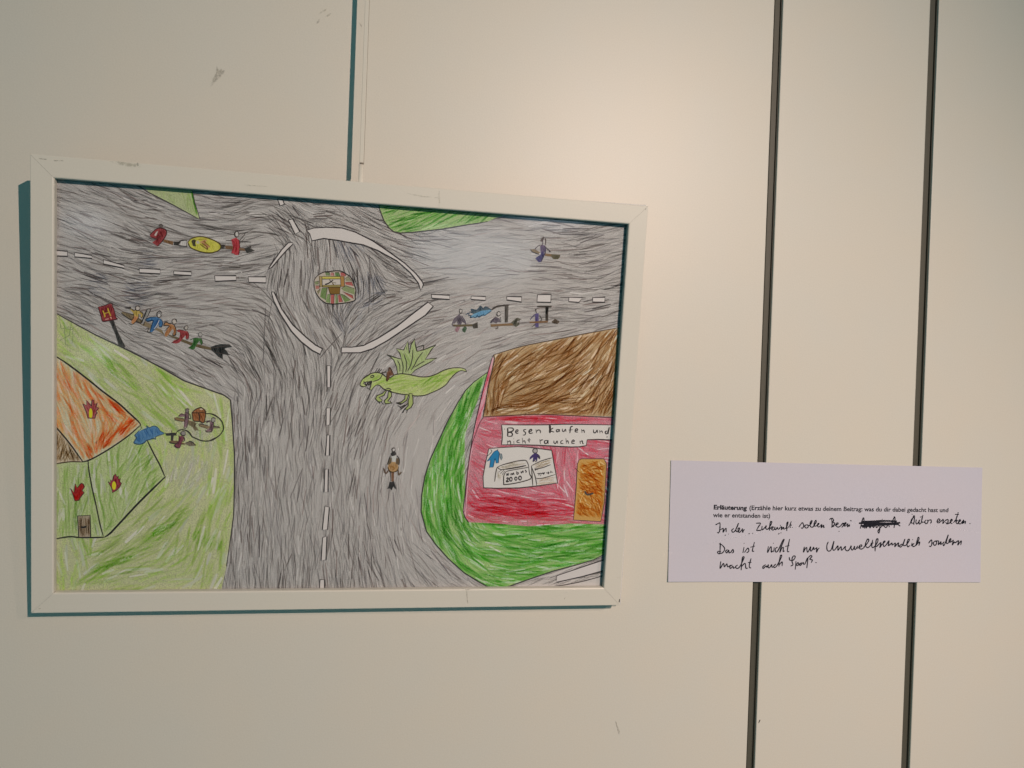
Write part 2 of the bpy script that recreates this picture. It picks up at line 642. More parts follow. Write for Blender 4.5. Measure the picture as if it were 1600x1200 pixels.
def frame_marks():
    # the front face is 6 mm nearer than the sheet; intersect the viewing ray with it
    o = cam.matrix_world.translation
    inv = MF.inverted()

    def pt(px, py):
        d = RC @ Vector(((px - 800) / 1191.467, -(py - 600) / 1191.467, -1.0))
        a = inv @ o; b = inv.to_3x3() @ d
        t = -a.z / b.z
        return (a.x + b.x * t, a.y + b.y * t)

    def mark(pts, mat, parent, soft=True):
        q = [pt(*p) for p in pts]
        n = len(q)
        cx = sum(p[0] for p in q) / n; cy = sum(p[1] for p in q) / n
        zz = 0.00008
        v = [(cx, cy, zz)] + [(x, y, zz) for x, y in q] + [(cx + (x - cx) * .6, cy + (y - cy) * .6, zz) for x, y in q]
        f, c = [], [1.0] + [0.0 if soft else 1.0] * n + [1.0] * n
        for i in range(n):
            j = (i + 1) % n
            f.append((0, 1 + n + i, 1 + n + j)); f.append((1 + n + i, 1 + i, 1 + j, 1 + n + j))
        me = bpy.data.meshes.new('scuff_mark')
        me.from_pydata(v, [], f)
        ca = me.color_attributes.new('Col', 'FLOAT_COLOR', 'POINT')
        ca.data.foreach_set('color', np.array([(1, 1, 1, a) for a in c], dtype=np.float32).ravel())
        return link('scuff_mark', me, mat, parent)

    mark([(966.6, 940.8), (967.6, 936), (968.8, 936), (968.2, 941)], M_TICK, r_right, False)
    mark([(728, 921), (729.6, 920.5), (731, 933), (731.5, 945), (730, 945), (729, 934)], M_SCUFF, r_bot)
    mark([(726, 920.6), (735, 920.2), (735, 922), (727, 922.4)], M_SCUFF, r_bot)
    mark([(213, 253), (215.5, 253), (217.5, 259), (214.5, 261)], M_SCUFF, r_top)
    mark([(168, 251), (190, 252), (220, 256), (222, 262), (200, 261), (180, 257)], M_GREEN, r_top)
    mark([(60, 246.5), (74, 248.5), (74, 250.5), (60, 248.5)], M_SCUFF, r_top)
    mark([(82, 249.5), (100, 250.5), (100, 252), (84, 252)], M_SCUFF, r_top)
    mark([(684, 295), (686.5, 295), (688, 322), (685.5, 322)], M_GREEN, r_top)
    mark([(380, 288), (420, 291), (420, 292.4), (384, 290)], M_GREEN, r_top)
    mark([(625, 300), (660, 306), (690, 309), (690, 310.4), (655, 307.6)], M_GREEN, r_top)
    mark([(60, 950), (64.5, 949.5), (64.5, 951.5), (60, 952)], M_SCUFF, r_bot)
    mark([(881, 936), (883, 933), (884, 933.5), (881.6, 937)], M_SCUFF, r_bot)
    mark([(1008, 325.6), (1009.6, 326.2), (1009.2, 328), (1007.8, 327.4)], M_SCUFF, r_right)


frame_marks()

# ================================================================== the drawing
INK = A(50, 44, 46)
PAP = (0.80, 0.79, 0.80)

# --- road: graphite shading that swings round the junction
ctrl = [(100, 310, 20), (130, 380, 22), (110, 440, 10), (200, 330, 25), (160, 440, 15), (250, 350, 18), (270, 420, -5), (340, 330, 6), (380, 330, -20),
        (390, 400, -12), (330, 450, -5), (250, 470, -8), (130, 480, 25), (180, 510, 32), (320, 480, -5), (380, 490, 8), (400, 520, 48), (300, 560, 30),
        (350, 590, 38), (400, 560, 60), (340, 530, 20), (420, 620, 97), (380, 650, 93), (380, 800, 92), (450, 700, 91), (480, 850, 91), (520, 750, 90),
        (560, 620, 108), (600, 620, 118), (640, 600, 132), (600, 720, 100), (650, 680, 106), (640, 800, 86), (680, 880, 45), (600, 880, 76), (710, 905, 35),
        (560, 850, 88), (450, 430, 94), (500, 390, 88), (450, 510, 65), (520, 520, 60), (575, 430, 82), (590, 490, -32), (625, 440, 28), (600, 405, 30),
        (640, 465, -25), (560, 520, -50), (450, 340, 45), (420, 310, 5), (500, 330, 8), (560, 340, 25), (620, 380, 20), (680, 360, 5), (740, 380, -5),
        (800, 400, 8), (860, 350, 0), (940, 350, -10), (900, 430, 5), (960, 420, -18), (750, 440, -15), (700, 440, -8), (850, 470, 0), (700, 510, -15),
        (780, 520, -15), (900, 520, -12), (620, 540, -40), (680, 560, -35), (740, 560, -30), (560, 570, -52), (470, 560, 80), (430, 540, 72),
        (900, 900, -20), (850, 920, -18)]
fld = field(ctrl)
tone = [(800, 400, 95, 0.55), (700, 400, 60, 0.7), (780, 500, 70, 0.6), (700, 580, 60, 0.4), (665, 670, 65, 0.35), (650, 740, 55, 0.5), (600, 780, 70, 0.7), (680, 860, 60, 0.5),
        (150, 350, 45, 0.75), (180, 510, 40, 0.7), (330, 480, 60, 0.75), (430, 780, 60, 0.8),
        (390, 380, 50, 1.35), (450, 330, 60, 1.3), (540, 330, 50, 1.25), (580, 460, 45, 1.5), (600, 420, 50, 1.25), (210, 430, 45, 1.3), (150, 440, 35, 1.2),
        (440, 600, 40, 1.3), (500, 600, 45, 1.15), (640, 420, 45, 1.2), (480, 380, 40, 1.1), (280, 330, 50, 1.2), (420, 450, 40, 1.3), (870, 440, 50, 1.2), (900, 360, 40, 1.15)]


def darkness(p):
    s = w_ = 0.0
    for x, y, r, k in tone:
        g = math.exp(-((p[0] - x) ** 2 + (p[1] - y) ** 2) / (r * r))
        s += g * (k - 1.0)
    return 1.0 + s * 0.75


road = Draw(2)
outer = [(70, 262), (1000, 330), (960, 935), (70, 935)]
road.fill([(60, 255), (1010, 320), (970, 945), (60, 945)], A(168, 164, 161), 0.58)
GR = [(142, 136, 133), (150, 145, 142), (158, 154, 151), (132, 126, 124), (146, 140, 141), (152, 144, 140)]
road.hatch(outer, fld, 9500, (16, 48), (1.2, 2.6), GR, (0.42, 0.72), 6, darkness, swing=70)
DK = [(112, 105, 102), (100, 94, 93), (126, 120, 117), (136, 130, 127), (122, 111, 108)]
road.hatch(outer, fld, 4800, (14, 42), (0.7, 1.5), DK, (0.42, 0.75), 7, darkness, swing=70)
LT = [(172, 168, 165), (162, 158, 155), (180, 176, 173)]
road.hatch(outer, fld, 900, (10, 34), (0.8, 1.8), [(172, 168, 165), (168, 164, 161)], (0.45, 0.75), 6)
road.hatch(outer, fld, 1300, (14, 44), (0.8, 1.5), DK, (0.45, 0.75), 7, darkness, swing=70)
# bluish dark patch right of the island and other pressed spots
for c, r, n in (((575, 455), 32, 110), ((545, 385), 28, 60), ((215, 455), 26, 70), ((155, 445), 22, 50), ((545, 495), 28, 60), ((230, 405), 20, 30)):
    road.hatch(ellipse(*c, r, r), fld, n, (14, 40), (1.4, 2.6), [(116, 118, 130), (106, 108, 122), (126, 126, 136)], (0.4, 0.6), 8, None)
road.hatch(ellipse(400, 555, 45, 40), fld, 70, (20, 50), (1.0, 2.0), DK, (0.5, 0.75), 8, None)
for pts in ([(415, 480), (413, 520), (411, 570)], [(425, 470), (418, 510)], [(577, 398), (578, 440), (576, 490)], [(430, 330), (448, 352), (462, 372)],
            [(425, 335), (440, 357), (452, 372)], [(500, 560), (512, 545), (535, 520)]):
    road.line(pts, 1.3, A(92, 86, 85), 0.5)
road.build('drawn_road', SHEET)


def dash(d, pts, lw=1.5):
    d.fill(pts, PAP, 1.0)
    d.line(pts + [pts[0]], lw, A(48, 43, 44), 1.0, smooth=False)


zA, zB, zC, zD, zE, zF, zG, zH = (Z(0, 220, 4), Z(350, 260, 4), Z(650, 280, 4), Z(0, 460, 4), Z(300, 500, 4), Z(640, 500, 4), Z(0, 680, 4), Z(640, 680, 4))
for pts in [zA([(335, 684), (420, 690), (420, 722), (335, 719)]), zA([(465, 698), (572, 716), (575, 735), (465, 725)]), zA([(645, 742), (775, 778), (775, 797), (645, 770)]),
            zA([(870, 797), (1000, 803), (1000, 832), (870, 825)]), zA([(1085, 813), (1195, 818), (1195, 843), (1085, 836)]), zA([(1340, 843), (1475, 843), (1475, 873), (1345, 878)]),
            zB([(150, 690), (262, 690), (262, 728), (155, 725)]),
            zC([(95, 720), (210, 725), (210, 752), (100, 745)]), zC([(345, 730), (435, 733), (435, 758), (345, 752)]), zC([(568, 733), (660, 735), (660, 768), (568, 755)]),
            zC([(760, 722), (845, 720), (843, 770), (757, 768)]), zC([(957, 738), (1042, 740), (1020, 770), (955, 765)]), zC([(1105, 740), (1182, 737), (1180, 770), (1105, 768)])]:
    d = Draw(); dash(d, pts); d.build('lane_dash', SHEET)
zv = Z(480, 560, 3.243)
for pts in [[(100, 37), (120, 37), (118, 145), (100, 148)], [(97, 252), (118, 252), (115, 338), (95, 338)], [(100, 388), (115, 390), (112, 493), (92, 493)], [(90, 562), (107, 562), (105, 678), (85, 678)],
            [(90, 748), (112, 755), (103, 868), (76, 870)], [(78, 908), (100, 903), (95, 1022), (70, 1025)], [(65, 1122), (88, 1122), (88, 1185), (60, 1185)]]:
    d = Draw(); dash(d, zv(pts)); d.build('lane_dash', SHEET)
zt = Z(400, 290, 12)
for pts in [[(605, 640), (690, 625), (820, 860), (730, 910)], [(400, 250), (500, 260), (530, 350), (450, 380)]]:
    d = Draw(); dash(d, zt(pts)); d.build('lane_dash', SHEET)
d = Draw()
pts = zH([(920, 880), (1050, 835), (1215, 780), (1260, 765), (1260, 835), (1205, 850), (1080, 885), (920, 920)])
d.fill(zH([(640, 950), (780, 905), (1250, 740), (1250, 960), (640, 960)]), A(178, 172, 168), 0.9)
d.hatch(zH([(640, 945), (780, 903), (910, 868), (1250, 740), (1250, 880), (1100, 912), (960, 940)]), -18, 120, (20, 50), (1, 2.2), GR, (0.42, 0.7), 6)
dash(d, pts)
d.line(zH([(900, 945), (980, 935), (1100, 910), (1250, 868)]), 1.1)
d.build('lane_dash', SHEET)

# --- the white ring lines of the roundabout
for pts in [zB([(515, 400), (560, 385), (640, 380), (740, 385), (820, 410), (930, 465), (1040, 540), (1130, 605), (1200, 670), (1240, 720), (1247, 740), (1230, 775), (1215, 730), (1165, 665),
                (1080, 590), (960, 525), (870, 490), (780, 475), (700, 460), (620, 450), (550, 465), (535, 420)]),
            zB([(425, 475), (400, 478), (360, 520), (310, 590), (278, 637), (300, 630), (350, 570), (400, 515), (432, 485)]),
            zB([(295, 785), (312, 785), (360, 890), (430, 990), (510, 1065), (570, 1115), (615, 1140), (600, 1175), (550, 1150), (480, 1095), (420, 1030), (350, 920), (310, 840)]),
            zB([(735, 1130), (800, 1130), (870, 1120), (960, 1075), (1080, 1000), (1180, 920), (1275, 848), (1308, 875), (1260, 930), (1140, 1010), (1020, 1090), (930, 1140), (850, 1165), (735, 1165)])]:
    d = Draw()
    d.fill(pts, PAP, 1.0)
    d.line(pts, 1.6, A(48, 43, 44), 1.0, False, True)
    d.build('ring_line', SHEET)

# --- island with a garden and a well-like bench
zi = Z(480, 405, 15)
d = Draw(150)
isl = smooth_path(zi([(160, 520), (200, 430), (290, 350), (400, 300), (550, 285), (700, 272), (820, 290), (920, 350), (1010, 410), (1070, 520), (1110, 620), (1142, 720), (1122, 850), (1120, 960), (1000, 1005),
                      (850, 1030), (650, 1050), (480, 1040), (420, 1020), (310, 940), (230, 830), (180, 720)]), 3, True)
d.fill(isl, A(166, 156, 144), 0.9)
G1, G2, R1 = A(86, 128, 58), A(120, 142, 92), A(172, 58, 66)
for c, pts in [(G1, [(340, 680), (470, 670), (430, 960), (300, 880)]), (A(112, 148, 82), [(470, 830), (540, 810), (530, 1030), (430, 1000)]), (R1, [(555, 830), (635, 830), (625, 1050), (555, 1040)]),
               (A(104, 140, 80), [(655, 840), (705, 840), (720, 1030), (665, 1040)]), (R1, [(725, 850), (770, 830), (835, 1000), (740, 1010)]), (G1, [(770, 810), (880, 850), (1020, 960), (880, 1010)]),
               (A(170, 48, 58), [(830, 760), (1060, 850), (1085, 935), (930, 840)]), (G2, [(800, 690), (900, 620), (1110, 690), (1110, 830), (850, 740)]), (R1, [(890, 540), (1040, 530), (1085, 630), (900, 590)]),
               (A(136, 140, 110), [(890, 450), (960, 400), (1040, 510), (900, 510)]), (R1, [(780, 310), (900, 320), (900, 395), (790, 390)]), (A(52, 116, 50), [(650, 310), (740, 310), (770, 395), (660, 395)]),
               (A(184, 110, 110), [(560, 310), (620, 320), (630, 390), (545, 380)]), (A(92, 124, 74), [(420, 310), (520, 310), (535, 385), (440, 385)]), (A(110, 130, 84), [(175, 530), (270, 510), (260, 590), (190, 600)]),
               (A(172, 96, 90), [(190, 620), (290, 620), (280, 690), (200, 700)]), (A(118, 116, 78), [(230, 760), (310, 690), (300, 740), (260, 830)])]:
    c = tuple(0.68 * v + 0.32 * m for v, m in zip(c, A(128, 118, 102)))
    d.fill(zi(pts), c, 0.66)
    d.line(zi(pts[:3]), 0.8, A(58, 50, 44), 0.9, False)
d.hatch(isl, 80, 26, (4, 14), (0.8, 1.8), [(120, 110, 100), (130, 120, 110)], (0.4, 0.6), 30)
d.line(isl, 1.5, A(42, 36, 36), 1.0, False, True)
d.build('drawn_island', SHEET)
d = Draw(320)
d.fill(zi([(355, 475), (775, 470), (780, 600), (360, 610)]), A(176, 168, 160), 1.0)
for c, pts in [(A(176, 166, 84), [(350, 405), (775, 405), (775, 460), (350, 465)]), (A(150, 132, 92), [(280, 395), (345, 405), (350, 650), (300, 650)]), (A(150, 114, 66), [(775, 400), (865, 400), (875, 635), (790, 645)]),
               (A(150, 136, 82), [(355, 610), (780, 605), (780, 650), (360, 650)]), (A(112, 84, 38), [(490, 655), (775, 655), (760, 820), (540, 815)])]:
    d.fill(zi(pts), c, 0.8)
    d.line(zi(pts), 0.9, A(56, 46, 34), 1.0, False, True)
d.line(zi([(520, 480), (575, 540)]), 1.5, A(30, 26, 26), 1.0, False)
d.line(zi([(610, 485), (500, 565), (415, 590)]), 1.6, A(30, 26, 26), 1.0)
d.line(zi([(570, 540), (680, 560)]), 1.0, A(70, 60, 40), 1.0)
d.line(zi([(590, 560), (620, 600)]), 2.0, A(96, 80, 48), 1.0)
d.build('drawn_well', SHEET)

# --- lawns
LG = [(158, 174, 108), (164, 178, 122), (148, 170, 90), (170, 180, 136), (140, 166, 78)]
lawn = zD([(330, 105), (350, 118), (470, 185), (600, 255), (760, 330), (880, 390), (1010, 460), (1150, 540), (1290, 590), (1400, 630), (1440, 660), (1452, 800), (1465, 1000), (1465, 1200)]) + \
    zG([(1460, 500), (1440, 650), (1415, 820), (1385, 960), (1380, 1010), (330, 1010)])
d = Draw()
d.fill(lawn, A(184, 190, 144), 0.62)
lf = field([(120, 510, 60), (130, 540, 35), (200, 570, 40), (260, 620, 45), (300, 600, 35), (340, 640, 85), (350, 700, 92), (280, 740, 100), (320, 740, 100), (300, 760, -50), (250, 800, -42), (200, 850, -30),
            (300, 860, -70), (340, 830, -75), (150, 880, -25), (120, 860, 75), (100, 880, 85), (200, 905, -8), (280, 905, -5), (240, 650, 42), (180, 590, 42), (330, 900, -70)])


def lawn_tone(p):
    s = 0.8
    for x, y, r, k in ((190, 580, 45, .5), (250, 640, 40, .35), (230, 850, 60, .6), (180, 875, 45, .5), (330, 840, 45, .45), (270, 820, 40, .4), (345, 700, 30, .2), (290, 735, 45, -.7), (150, 560, 30, -.3),
                       (320, 620, 35, -.3), (110, 910, 40, -.3), (300, 910, 30, -.2), (250, 900, 40, -.3)):
        s += k * math.exp(-((p[0] - x) ** 2 + (p[1] - y) ** 2) / (r * r))
    return s


d.hatch(lawn, lf, 620, (26, 70), (3.4, 7.0), LG, (0.38, 0.62), 8, lawn_tone)
d.hatch(lawn, lf, 220, (20, 60), (2.0, 4.5), [(118, 154, 54), (128, 160, 68), (110, 150, 48)], (0.32, 0.52), 10, lawn_tone)
for c, r, n, a in (((225, 850), (66, 11), 60, -33), ((175, 878), (44, 10), 30, -25), ((325, 845), (18, 34), 40, -65), ((190, 585), (44, 13), 34, 40), ((268, 815), (40, 10), 28, -35)):
    d.hatch(ellipse(*c, *r, a), a, n, (20, 50), (2.8, 5.5), [(122, 160, 46), (130, 166, 58), (114, 154, 38)], (0.34, 0.56), 8)
d.hatch(lawn, lf, 150, (12, 36), (1.6, 3.6), [(182, 182, 166), (176, 178, 156), (170, 174, 150)], (0.45, 0.75), 8)
for pts in ([(92, 492), (95, 513), (114, 515)], [(93, 532), (108, 524), (112, 500)], [(104, 512), (114, 512), (113, 536)], [(100, 505), (102, 538), (110, 540)]):
    d.line(pts, 0.9, A(120, 134, 96), 0.7, False)
d.line(lawn[:13] + lawn[13:-3], 1.5, A(58, 54, 54), 1.0, False)
d.line([(106, 936), (345, 934)], 1.0, A(140, 160, 90), 0.6, False)
for c, r, n in (((305, 665), (36, 24), 46), ((290, 735), (38, 30), 54), ((318, 690), (20, 20), 20)):
    d.hatch(ellipse(*c, *r), lf, n, (16, 44), (3.0, 7.0), [(186, 188, 162), (180, 184, 152), (190, 190, 172)], (0.42, 0.62), 12, None, 0)
d.build('drawn_lawn', SHEET, label='pale green lawn with fan-shaped pencil strokes')

d = Draw()
pts = zA([(900, 290), (1200, 300), (1245, 490), (930, 320)])
d.fill(pts, A(164, 174, 130), 0.62)
d.hatch(pts, 70, 26, (10, 30), (1.4, 2.6), [(130, 156, 84), (142, 162, 98)], (0.4, 0.6), 8)
d.hatch(zA([(1190, 310), (1205, 320), (1240, 480), (1225, 460)]), 75, 18, (12, 30), (1.4, 2.4), [(116, 156, 62)], (0.5, 0.7), 3)
d.line(zA([(850, 270), (920, 318), (1080, 400), (1245, 490)]), 1.3, A(64, 58, 58), 1, False)
d.line(zA([(1200, 300), (1215, 380), (1250, 492)]), 1.2, A(64, 58, 58), 1, False)
d.build('drawn_lawn', SHEET, label='tiny pale green lawn corner cut off by the top rail')

d = Draw()
pts = [(588, 300), (593, 326), (600, 345), (608, 356), (615, 362), (625, 364), (645, 363), (690, 358), (725, 352), (745, 349), (762, 346), (800, 330), (800, 315)]
d.fill(pts, A(152, 178, 116), 0.60)
GG = [(64, 130, 34), (78, 140, 46), (52, 118, 26), (94, 150, 62)]
d.hatch(pts, -22, 130, (14, 46), (1.8, 3.6), GG, (0.4, 0.68), 8)
d.hatch(pts, -22, 24, (10, 26), (0.8, 1.6), [(150, 176, 124), (132, 166, 104)], (0.45, 0.75), 8)
d.line(pts[:-2], 1.4, A(66, 60, 58), 1, False)
d.build('drawn_lawn', SHEET, label='bright green lawn at the top rail right of the roundabout')

green = zF([(490, 325), (440, 360), (400, 390), (350, 440), (300, 520), (240, 630), (180, 760), (130, 870), (95, 980), (75, 1100), (72, 1200)]) + \
    zH([(75, 490), (105, 600), (160, 680), (240, 770), (340, 860), (420, 910), (490, 950), (610, 950), (780, 890), (900, 850), (1050, 810), (1150, 780), (1260, 725), (1260, 500), (345, 500), (345, 0)])
d = Draw()
d.fill(green, A(150, 184, 112), 0.60)
gf = field([(745, 600, 112), (720, 660, 108), (700, 720, 100), (690, 780, 92), (680, 820, 80), (700, 850, 55), (740, 890, 35), (780, 905, 10), (760, 840, 8), (820, 850, 4), (880, 840, -2), (930, 840, -6),
            (830, 885, 0), (900, 880, -16), (800, 830, 4), (715, 800, 75), (725, 830, 60)])
GR2 = [(92, 150, 62), (82, 142, 52), (104, 158, 78), (118, 164, 94), (74, 134, 44)]
gt = lambda p: 0.85 + 0.6 * math.exp(-((p[0] - 715) ** 2 + (p[1] - 830) ** 2) / 900) + 0.4 * math.exp(-((p[0] - 735) ** 2 + (p[1] - 610) ** 2) / 1200) \
    - 0.35 * math.exp(-((p[0] - 695) ** 2 + (p[1] - 750) ** 2) / 900) - 0.3 * math.exp(-((p[0] - 770) ** 2 + (p[1] - 855) ** 2) / 1200)
d.hatch(green, gf, 900, (20, 56), (2.4, 5.0), GR2, (0.38, 0.64), 6, gt)
d.hatch(green, gf, 230, (16, 46), (1.4, 2.8), [(72, 138, 44), (80, 144, 52), (64, 130, 38)], (0.36, 0.58), 8)
d.hatch(green, gf, 170, (8, 26), (1.0, 2.2), [(176, 186, 166), (160, 180, 148)], (0.45, 0.75), 6)
d.line(green[:26], 1.4, A(56, 56, 52), 1, False)
d.build('drawn_lawn', SHEET, label='bright green lawn curving round the pink shop')

# --- left house
roof = zD([(330, 380), (345, 385), (400, 420), (470, 470), (560, 540), (640, 605), (740, 680), (800, 735), (860, 790), (880, 815), (800, 885), (700, 955), (600, 1015), (545, 1040), (520, 1045), (440, 940), (345, 825), (330, 812)])
wall = zG([(330, 182), (350, 180), (440, 168), (520, 170), (545, 160), (600, 135), (700, 75)]) + zD([(800, 885), (880, 815), (920, 920), (1030, 1138)]) + zG([(950, 340), (850, 440), (720, 580), (655, 637), (500, 640), (430, 635), (330, 652)])
house = Draw(310)
house.fill(wall, A(176, 186, 138), 0.62)
house.hatch(zG([(330, 182), (545, 162), (600, 440), (650, 637), (330, 650)]), 92, 130, (20, 60), (2.2, 4.2), [(138, 158, 96), (126, 150, 80), (150, 164, 112)], (0.38, 0.6), 7)
house.hatch(zG([(555, 165)]) + zD([(800, 885), (880, 815), (1030, 1138)]) + zG([(655, 630), (600, 440)]), field([(160, 740, 85), (170, 800, 80), (200, 740, 118), (230, 740, 130), (180, 830, -55), (220, 780, -50)]), 150, (18, 50), (2.2, 4.2),
            [(132, 156, 82), (120, 150, 66), (146, 164, 104), (108, 146, 50)], (0.38, 0.6), 8)
house.hatch(wall, 95, 40, (10, 28), (1.6, 3.0), [(180, 182, 164), (172, 176, 152)], (0.45, 0.75), 14)
house.line(zG([(548, 140), (555, 220), (575, 330), (600, 440), (625, 560), (645, 632)]), 1.6, A(40, 38, 36), 1)
house.line(zG([(330, 652), (430, 635), (500, 640), (600, 640), (655, 637)]), 1.6, A(40, 38, 36), 1)
house.line(zG([(655, 637), (690, 612), (720, 580), (850, 440), (950, 340), (1035, 258)]), 2.4, A(40, 40, 38), 1)
house.line(zG([(918, 30), (960, 115), (1000, 190), (1028, 256)]), 1.9, A(40, 38, 36), 1)
house.line(zD([(862, 785), (885, 835)]), 1.3, A(50, 46, 44), 1)
hw = house.build('drawn_house', SHEET, label='green house with an orange roof on fire')
d = Draw(400)
d.fill(roof, A(218, 190, 162), 0.66)
rf = field([(110, 600, 68), (120, 680, 62), (150, 640, 60), (160, 690, -60), (190, 680, -55), (205, 665, -50), (170, 620, 45), (190, 645, 42), (100, 650, 70), (140, 710, 62)])
OR = [(196, 144, 100), (192, 134, 88), (200, 152, 114), (188, 126, 78), (202, 160, 126)]
d.hatch(roof, rf, 330, (20, 56), (2.6, 5.0), OR, (0.4, 0.66), 7)
for c, r, n, a in (((205, 660), (10, 9), 20, 45), ((185, 640), (26, 5), 26, 42), ((165, 685), (10, 20), 30, 25), ((140, 705), (8, 16), 20, -10), ((195, 672), (14, 6), 18, -35)):
    d.hatch(ellipse(*c, *r, a), rf, n, (10, 30), (1.6, 2.8), [(186, 112, 54), (180, 104, 46)], (0.5, 0.75), 8)
d.hatch(roof, rf, 60, (8, 24), (1.2, 2.6), [(200, 176, 160), (196, 168, 148)], (0.45, 0.75), 8)
d.line(roof[1:10], 2.0, A(42, 36, 34), 1, True)
d.line(roof[9:15], 1.7, A(44, 38, 36), 1, True)
d.line(zD([(330, 810), (345, 825), (430, 925), (520, 1050)]), 2.0, A(46, 42, 36), 1, True)
d.build('drawn_roof', hw, label='orange roof')
d = Draw(480)
gable = zD([(330, 815), (345, 825), (430, 930), (520, 1050), (440, 1048), (330, 1062)])
d.fill(gable, A(180, 166, 146), 0.95)
gab_in = gable
d.hatch(gab_in, field([(90, 690, 95), (100, 710, -65), (115, 715, 60), (95, 720, 80)]), 90, (8, 40), (1.2, 2.2), [(122, 100, 68), (112, 90, 60), (134, 112, 80)], (0.5, 0.75), 14)
d.line(zD([(330, 1062), (440, 1046), (520, 1048)]), 1.5, A(70, 54, 40), 1)
d.build('drawn_gable', hw)
d = Draw(400)
zf = Z(80, 720, 8)
door = zf([(328, 690), (485, 682), (492, 955), (343, 957)])
d.fill(door, A(150, 136, 118), 0.85)
d.hatch(door, 90, 50, (8, 30), (1.0, 1.8), [(128, 110, 90), (138, 120, 100)], (0.5, 0.75), 6)
d.line(door, 1.5, A(46, 42, 40), 1, False, True)
d.line(zf([(368, 828), (405, 832), (440, 820)]), 2.2, A(36, 34, 34), 1)
d.build('drawn_door', hw)


def flame(pts, yel, body, lw, base=520):
    d = Draw(base)
    d.fill(pts, body, 0.85)
    cx = sum(p[0] for p in pts) / len(pts); cy = sum(p[1] for p in pts) / len(pts)
    d.hatch(pts, 80, 22, (3, 12), (0.8, 1.6), [(150, 40, 46), (120, 40, 50), (170, 60, 40)], (0.6, 0.85), 12)
    if yel:
        d.fill(ellipse(*yel), A(200, 186, 40), 0.95)
    d.line(pts, lw, A(62, 34, 40), 1, False, True)
    return d


za = Z(80, 600, 15)
d = flame(za([(740, 465), (830, 500), (825, 380), (910, 480), (938, 520), (960, 365), (1000, 380), (1010, 480), (1080, 440), (1050, 540), (1120, 560), (1050, 640), (1080, 680), (1040, 720), (1030, 800), (860, 800), (830, 680), (780, 560)]),
          (*za([(925, 690)])[0], 2.8, 8.0), A(150, 84, 84), 1.2)
d.build('drawn_flame', hw, label='yellow-hearted flame on the orange roof')
d = flame(zf([(240, 345), (285, 400), (300, 285), (325, 340), (375, 280), (400, 290), (415, 325), (385, 370), (410, 400), (370, 450), (345, 495), (295, 500), (270, 420)]), None, A(150, 40, 36), 1.2)
d.hatch(zf([(285, 420), (330, 410), (345, 490), (298, 498)]), 80, 12, (4, 9), (1.2, 2), [(196, 110, 40), (190, 90, 34)], (0.7, 0.9), 8)
d.build('drawn_flame', hw, label='red flame left of the wall edge')
d = flame(zf([(710, 260), (745, 280), (740, 240), (765, 250), (780, 190), (805, 165), (815, 200), (840, 190), (835, 230), (865, 220), (855, 260), (878, 280), (855, 330), (820, 365), (765, 400), (755, 340)]),
          (*zf([(785, 310)])[0], 3.2, 6.6), A(140, 62, 70), 1.1)
d.build('drawn_flame', hw, label='yellow-hearted flame on the green side wall')

# --- right shop
shop = Draw(240)
front = zF([(460, 605), (600, 597), (900, 592), (1300, 612)]) + zH([(1260, 560), (1010, 552), (960, 556), (740, 570), (540, 552), (370, 545), (345, 520)]) + zF([(335, 1200), (345, 1100), (370, 900), (400, 720), (430, 660)])
shop.fill(front, A(198, 126, 138), 0.60)
PK = [(192, 104, 120), (186, 90, 108), (196, 118, 132), (182, 80, 98)]
pf = field([(740, 690, 40), (745, 730, 35), (760, 665, 5), (850, 658, 2), (930, 665, 4), (880, 720, 85), (890, 760, 80), (900, 690, 80), (760, 780, 8), (800, 790, 5), (860, 790, 5), (780, 810, 4), (860, 810, -4), (930, 700, 10), (735, 770, 60)])
shop.hatch(front, pf, 900, (14, 44), (1.6, 3.2), PK, (0.36, 0.6), 8)
for c, r, n, a in (((795, 793), (72, 17), 130, 5), ((860, 797), (52, 18), 90, 2), ((780, 775), (60, 14), 40, 6), ((800, 800), (60, 7), 60, 5), ((850, 655), (80, 5), 60, 1), ((760, 805), (30, 8), 30, 10)):
    shop.hatch(ellipse(*c, *r, a), a, n, (16, 50), (1.4, 2.8), [(184, 82, 98), (180, 72, 88)], (0.42, 0.68), 7)
shop.hatch(front, pf, 70, (8, 22), (0.8, 1.6), [(208, 180, 182), (204, 164, 170)], (0.45, 0.75), 12)
sliver = zF([(520, 225), (480, 360), (440, 520), (400, 700), (370, 900), (340, 1150), (335, 1200)]) + zH([(335, 490), (350, 520)]) + zF([(352, 1200), (375, 900), (410, 720), (450, 610), (490, 430), (528, 250)])
shop.fill(sliver, A(200, 150, 160), 0.95)
shop.hatch(sliver, 108, 60, (10, 34), (1.0, 2.2), [(176, 60, 86), (186, 90, 110)], (0.4, 0.65), 4)
shop.line(zF([(520, 225), (480, 360), (440, 520), (400, 700), (370, 900), (340, 1150), (335, 1200)]), 1.1)
shop.line(zH([(335, 470), (348, 515), (370, 545)]), 1.1)
shop.line(zF([(465, 605), (440, 640), (420, 690), (385, 800), (360, 980), (345, 1200)]), 1.1, A(100, 46, 60))
so = shop.build('drawn_shop', SHEET, label='pink shop with a brown roof and a white sign')
d = Draw(385)
roof = zF([(525, 218), (700, 165), (900, 125), (1100, 85), (1310, 48), (1290, 604), (900, 592), (600, 600), (460, 605), (480, 450), (525, 250)])
d.fill(roof, A(176, 150, 114), 0.62)
bf = field([(780, 560, -55), (820, 590, -30), (860, 560, -32), (920, 540, -45), (950, 560, -70), (940, 620, -62), (880, 630, -15), (800, 640, -8), (770, 620, 92), (840, 600, -28), (900, 590, -38)])
BR_ = [(142, 106, 66), (152, 118, 78), (134, 100, 60), (160, 128, 90)]
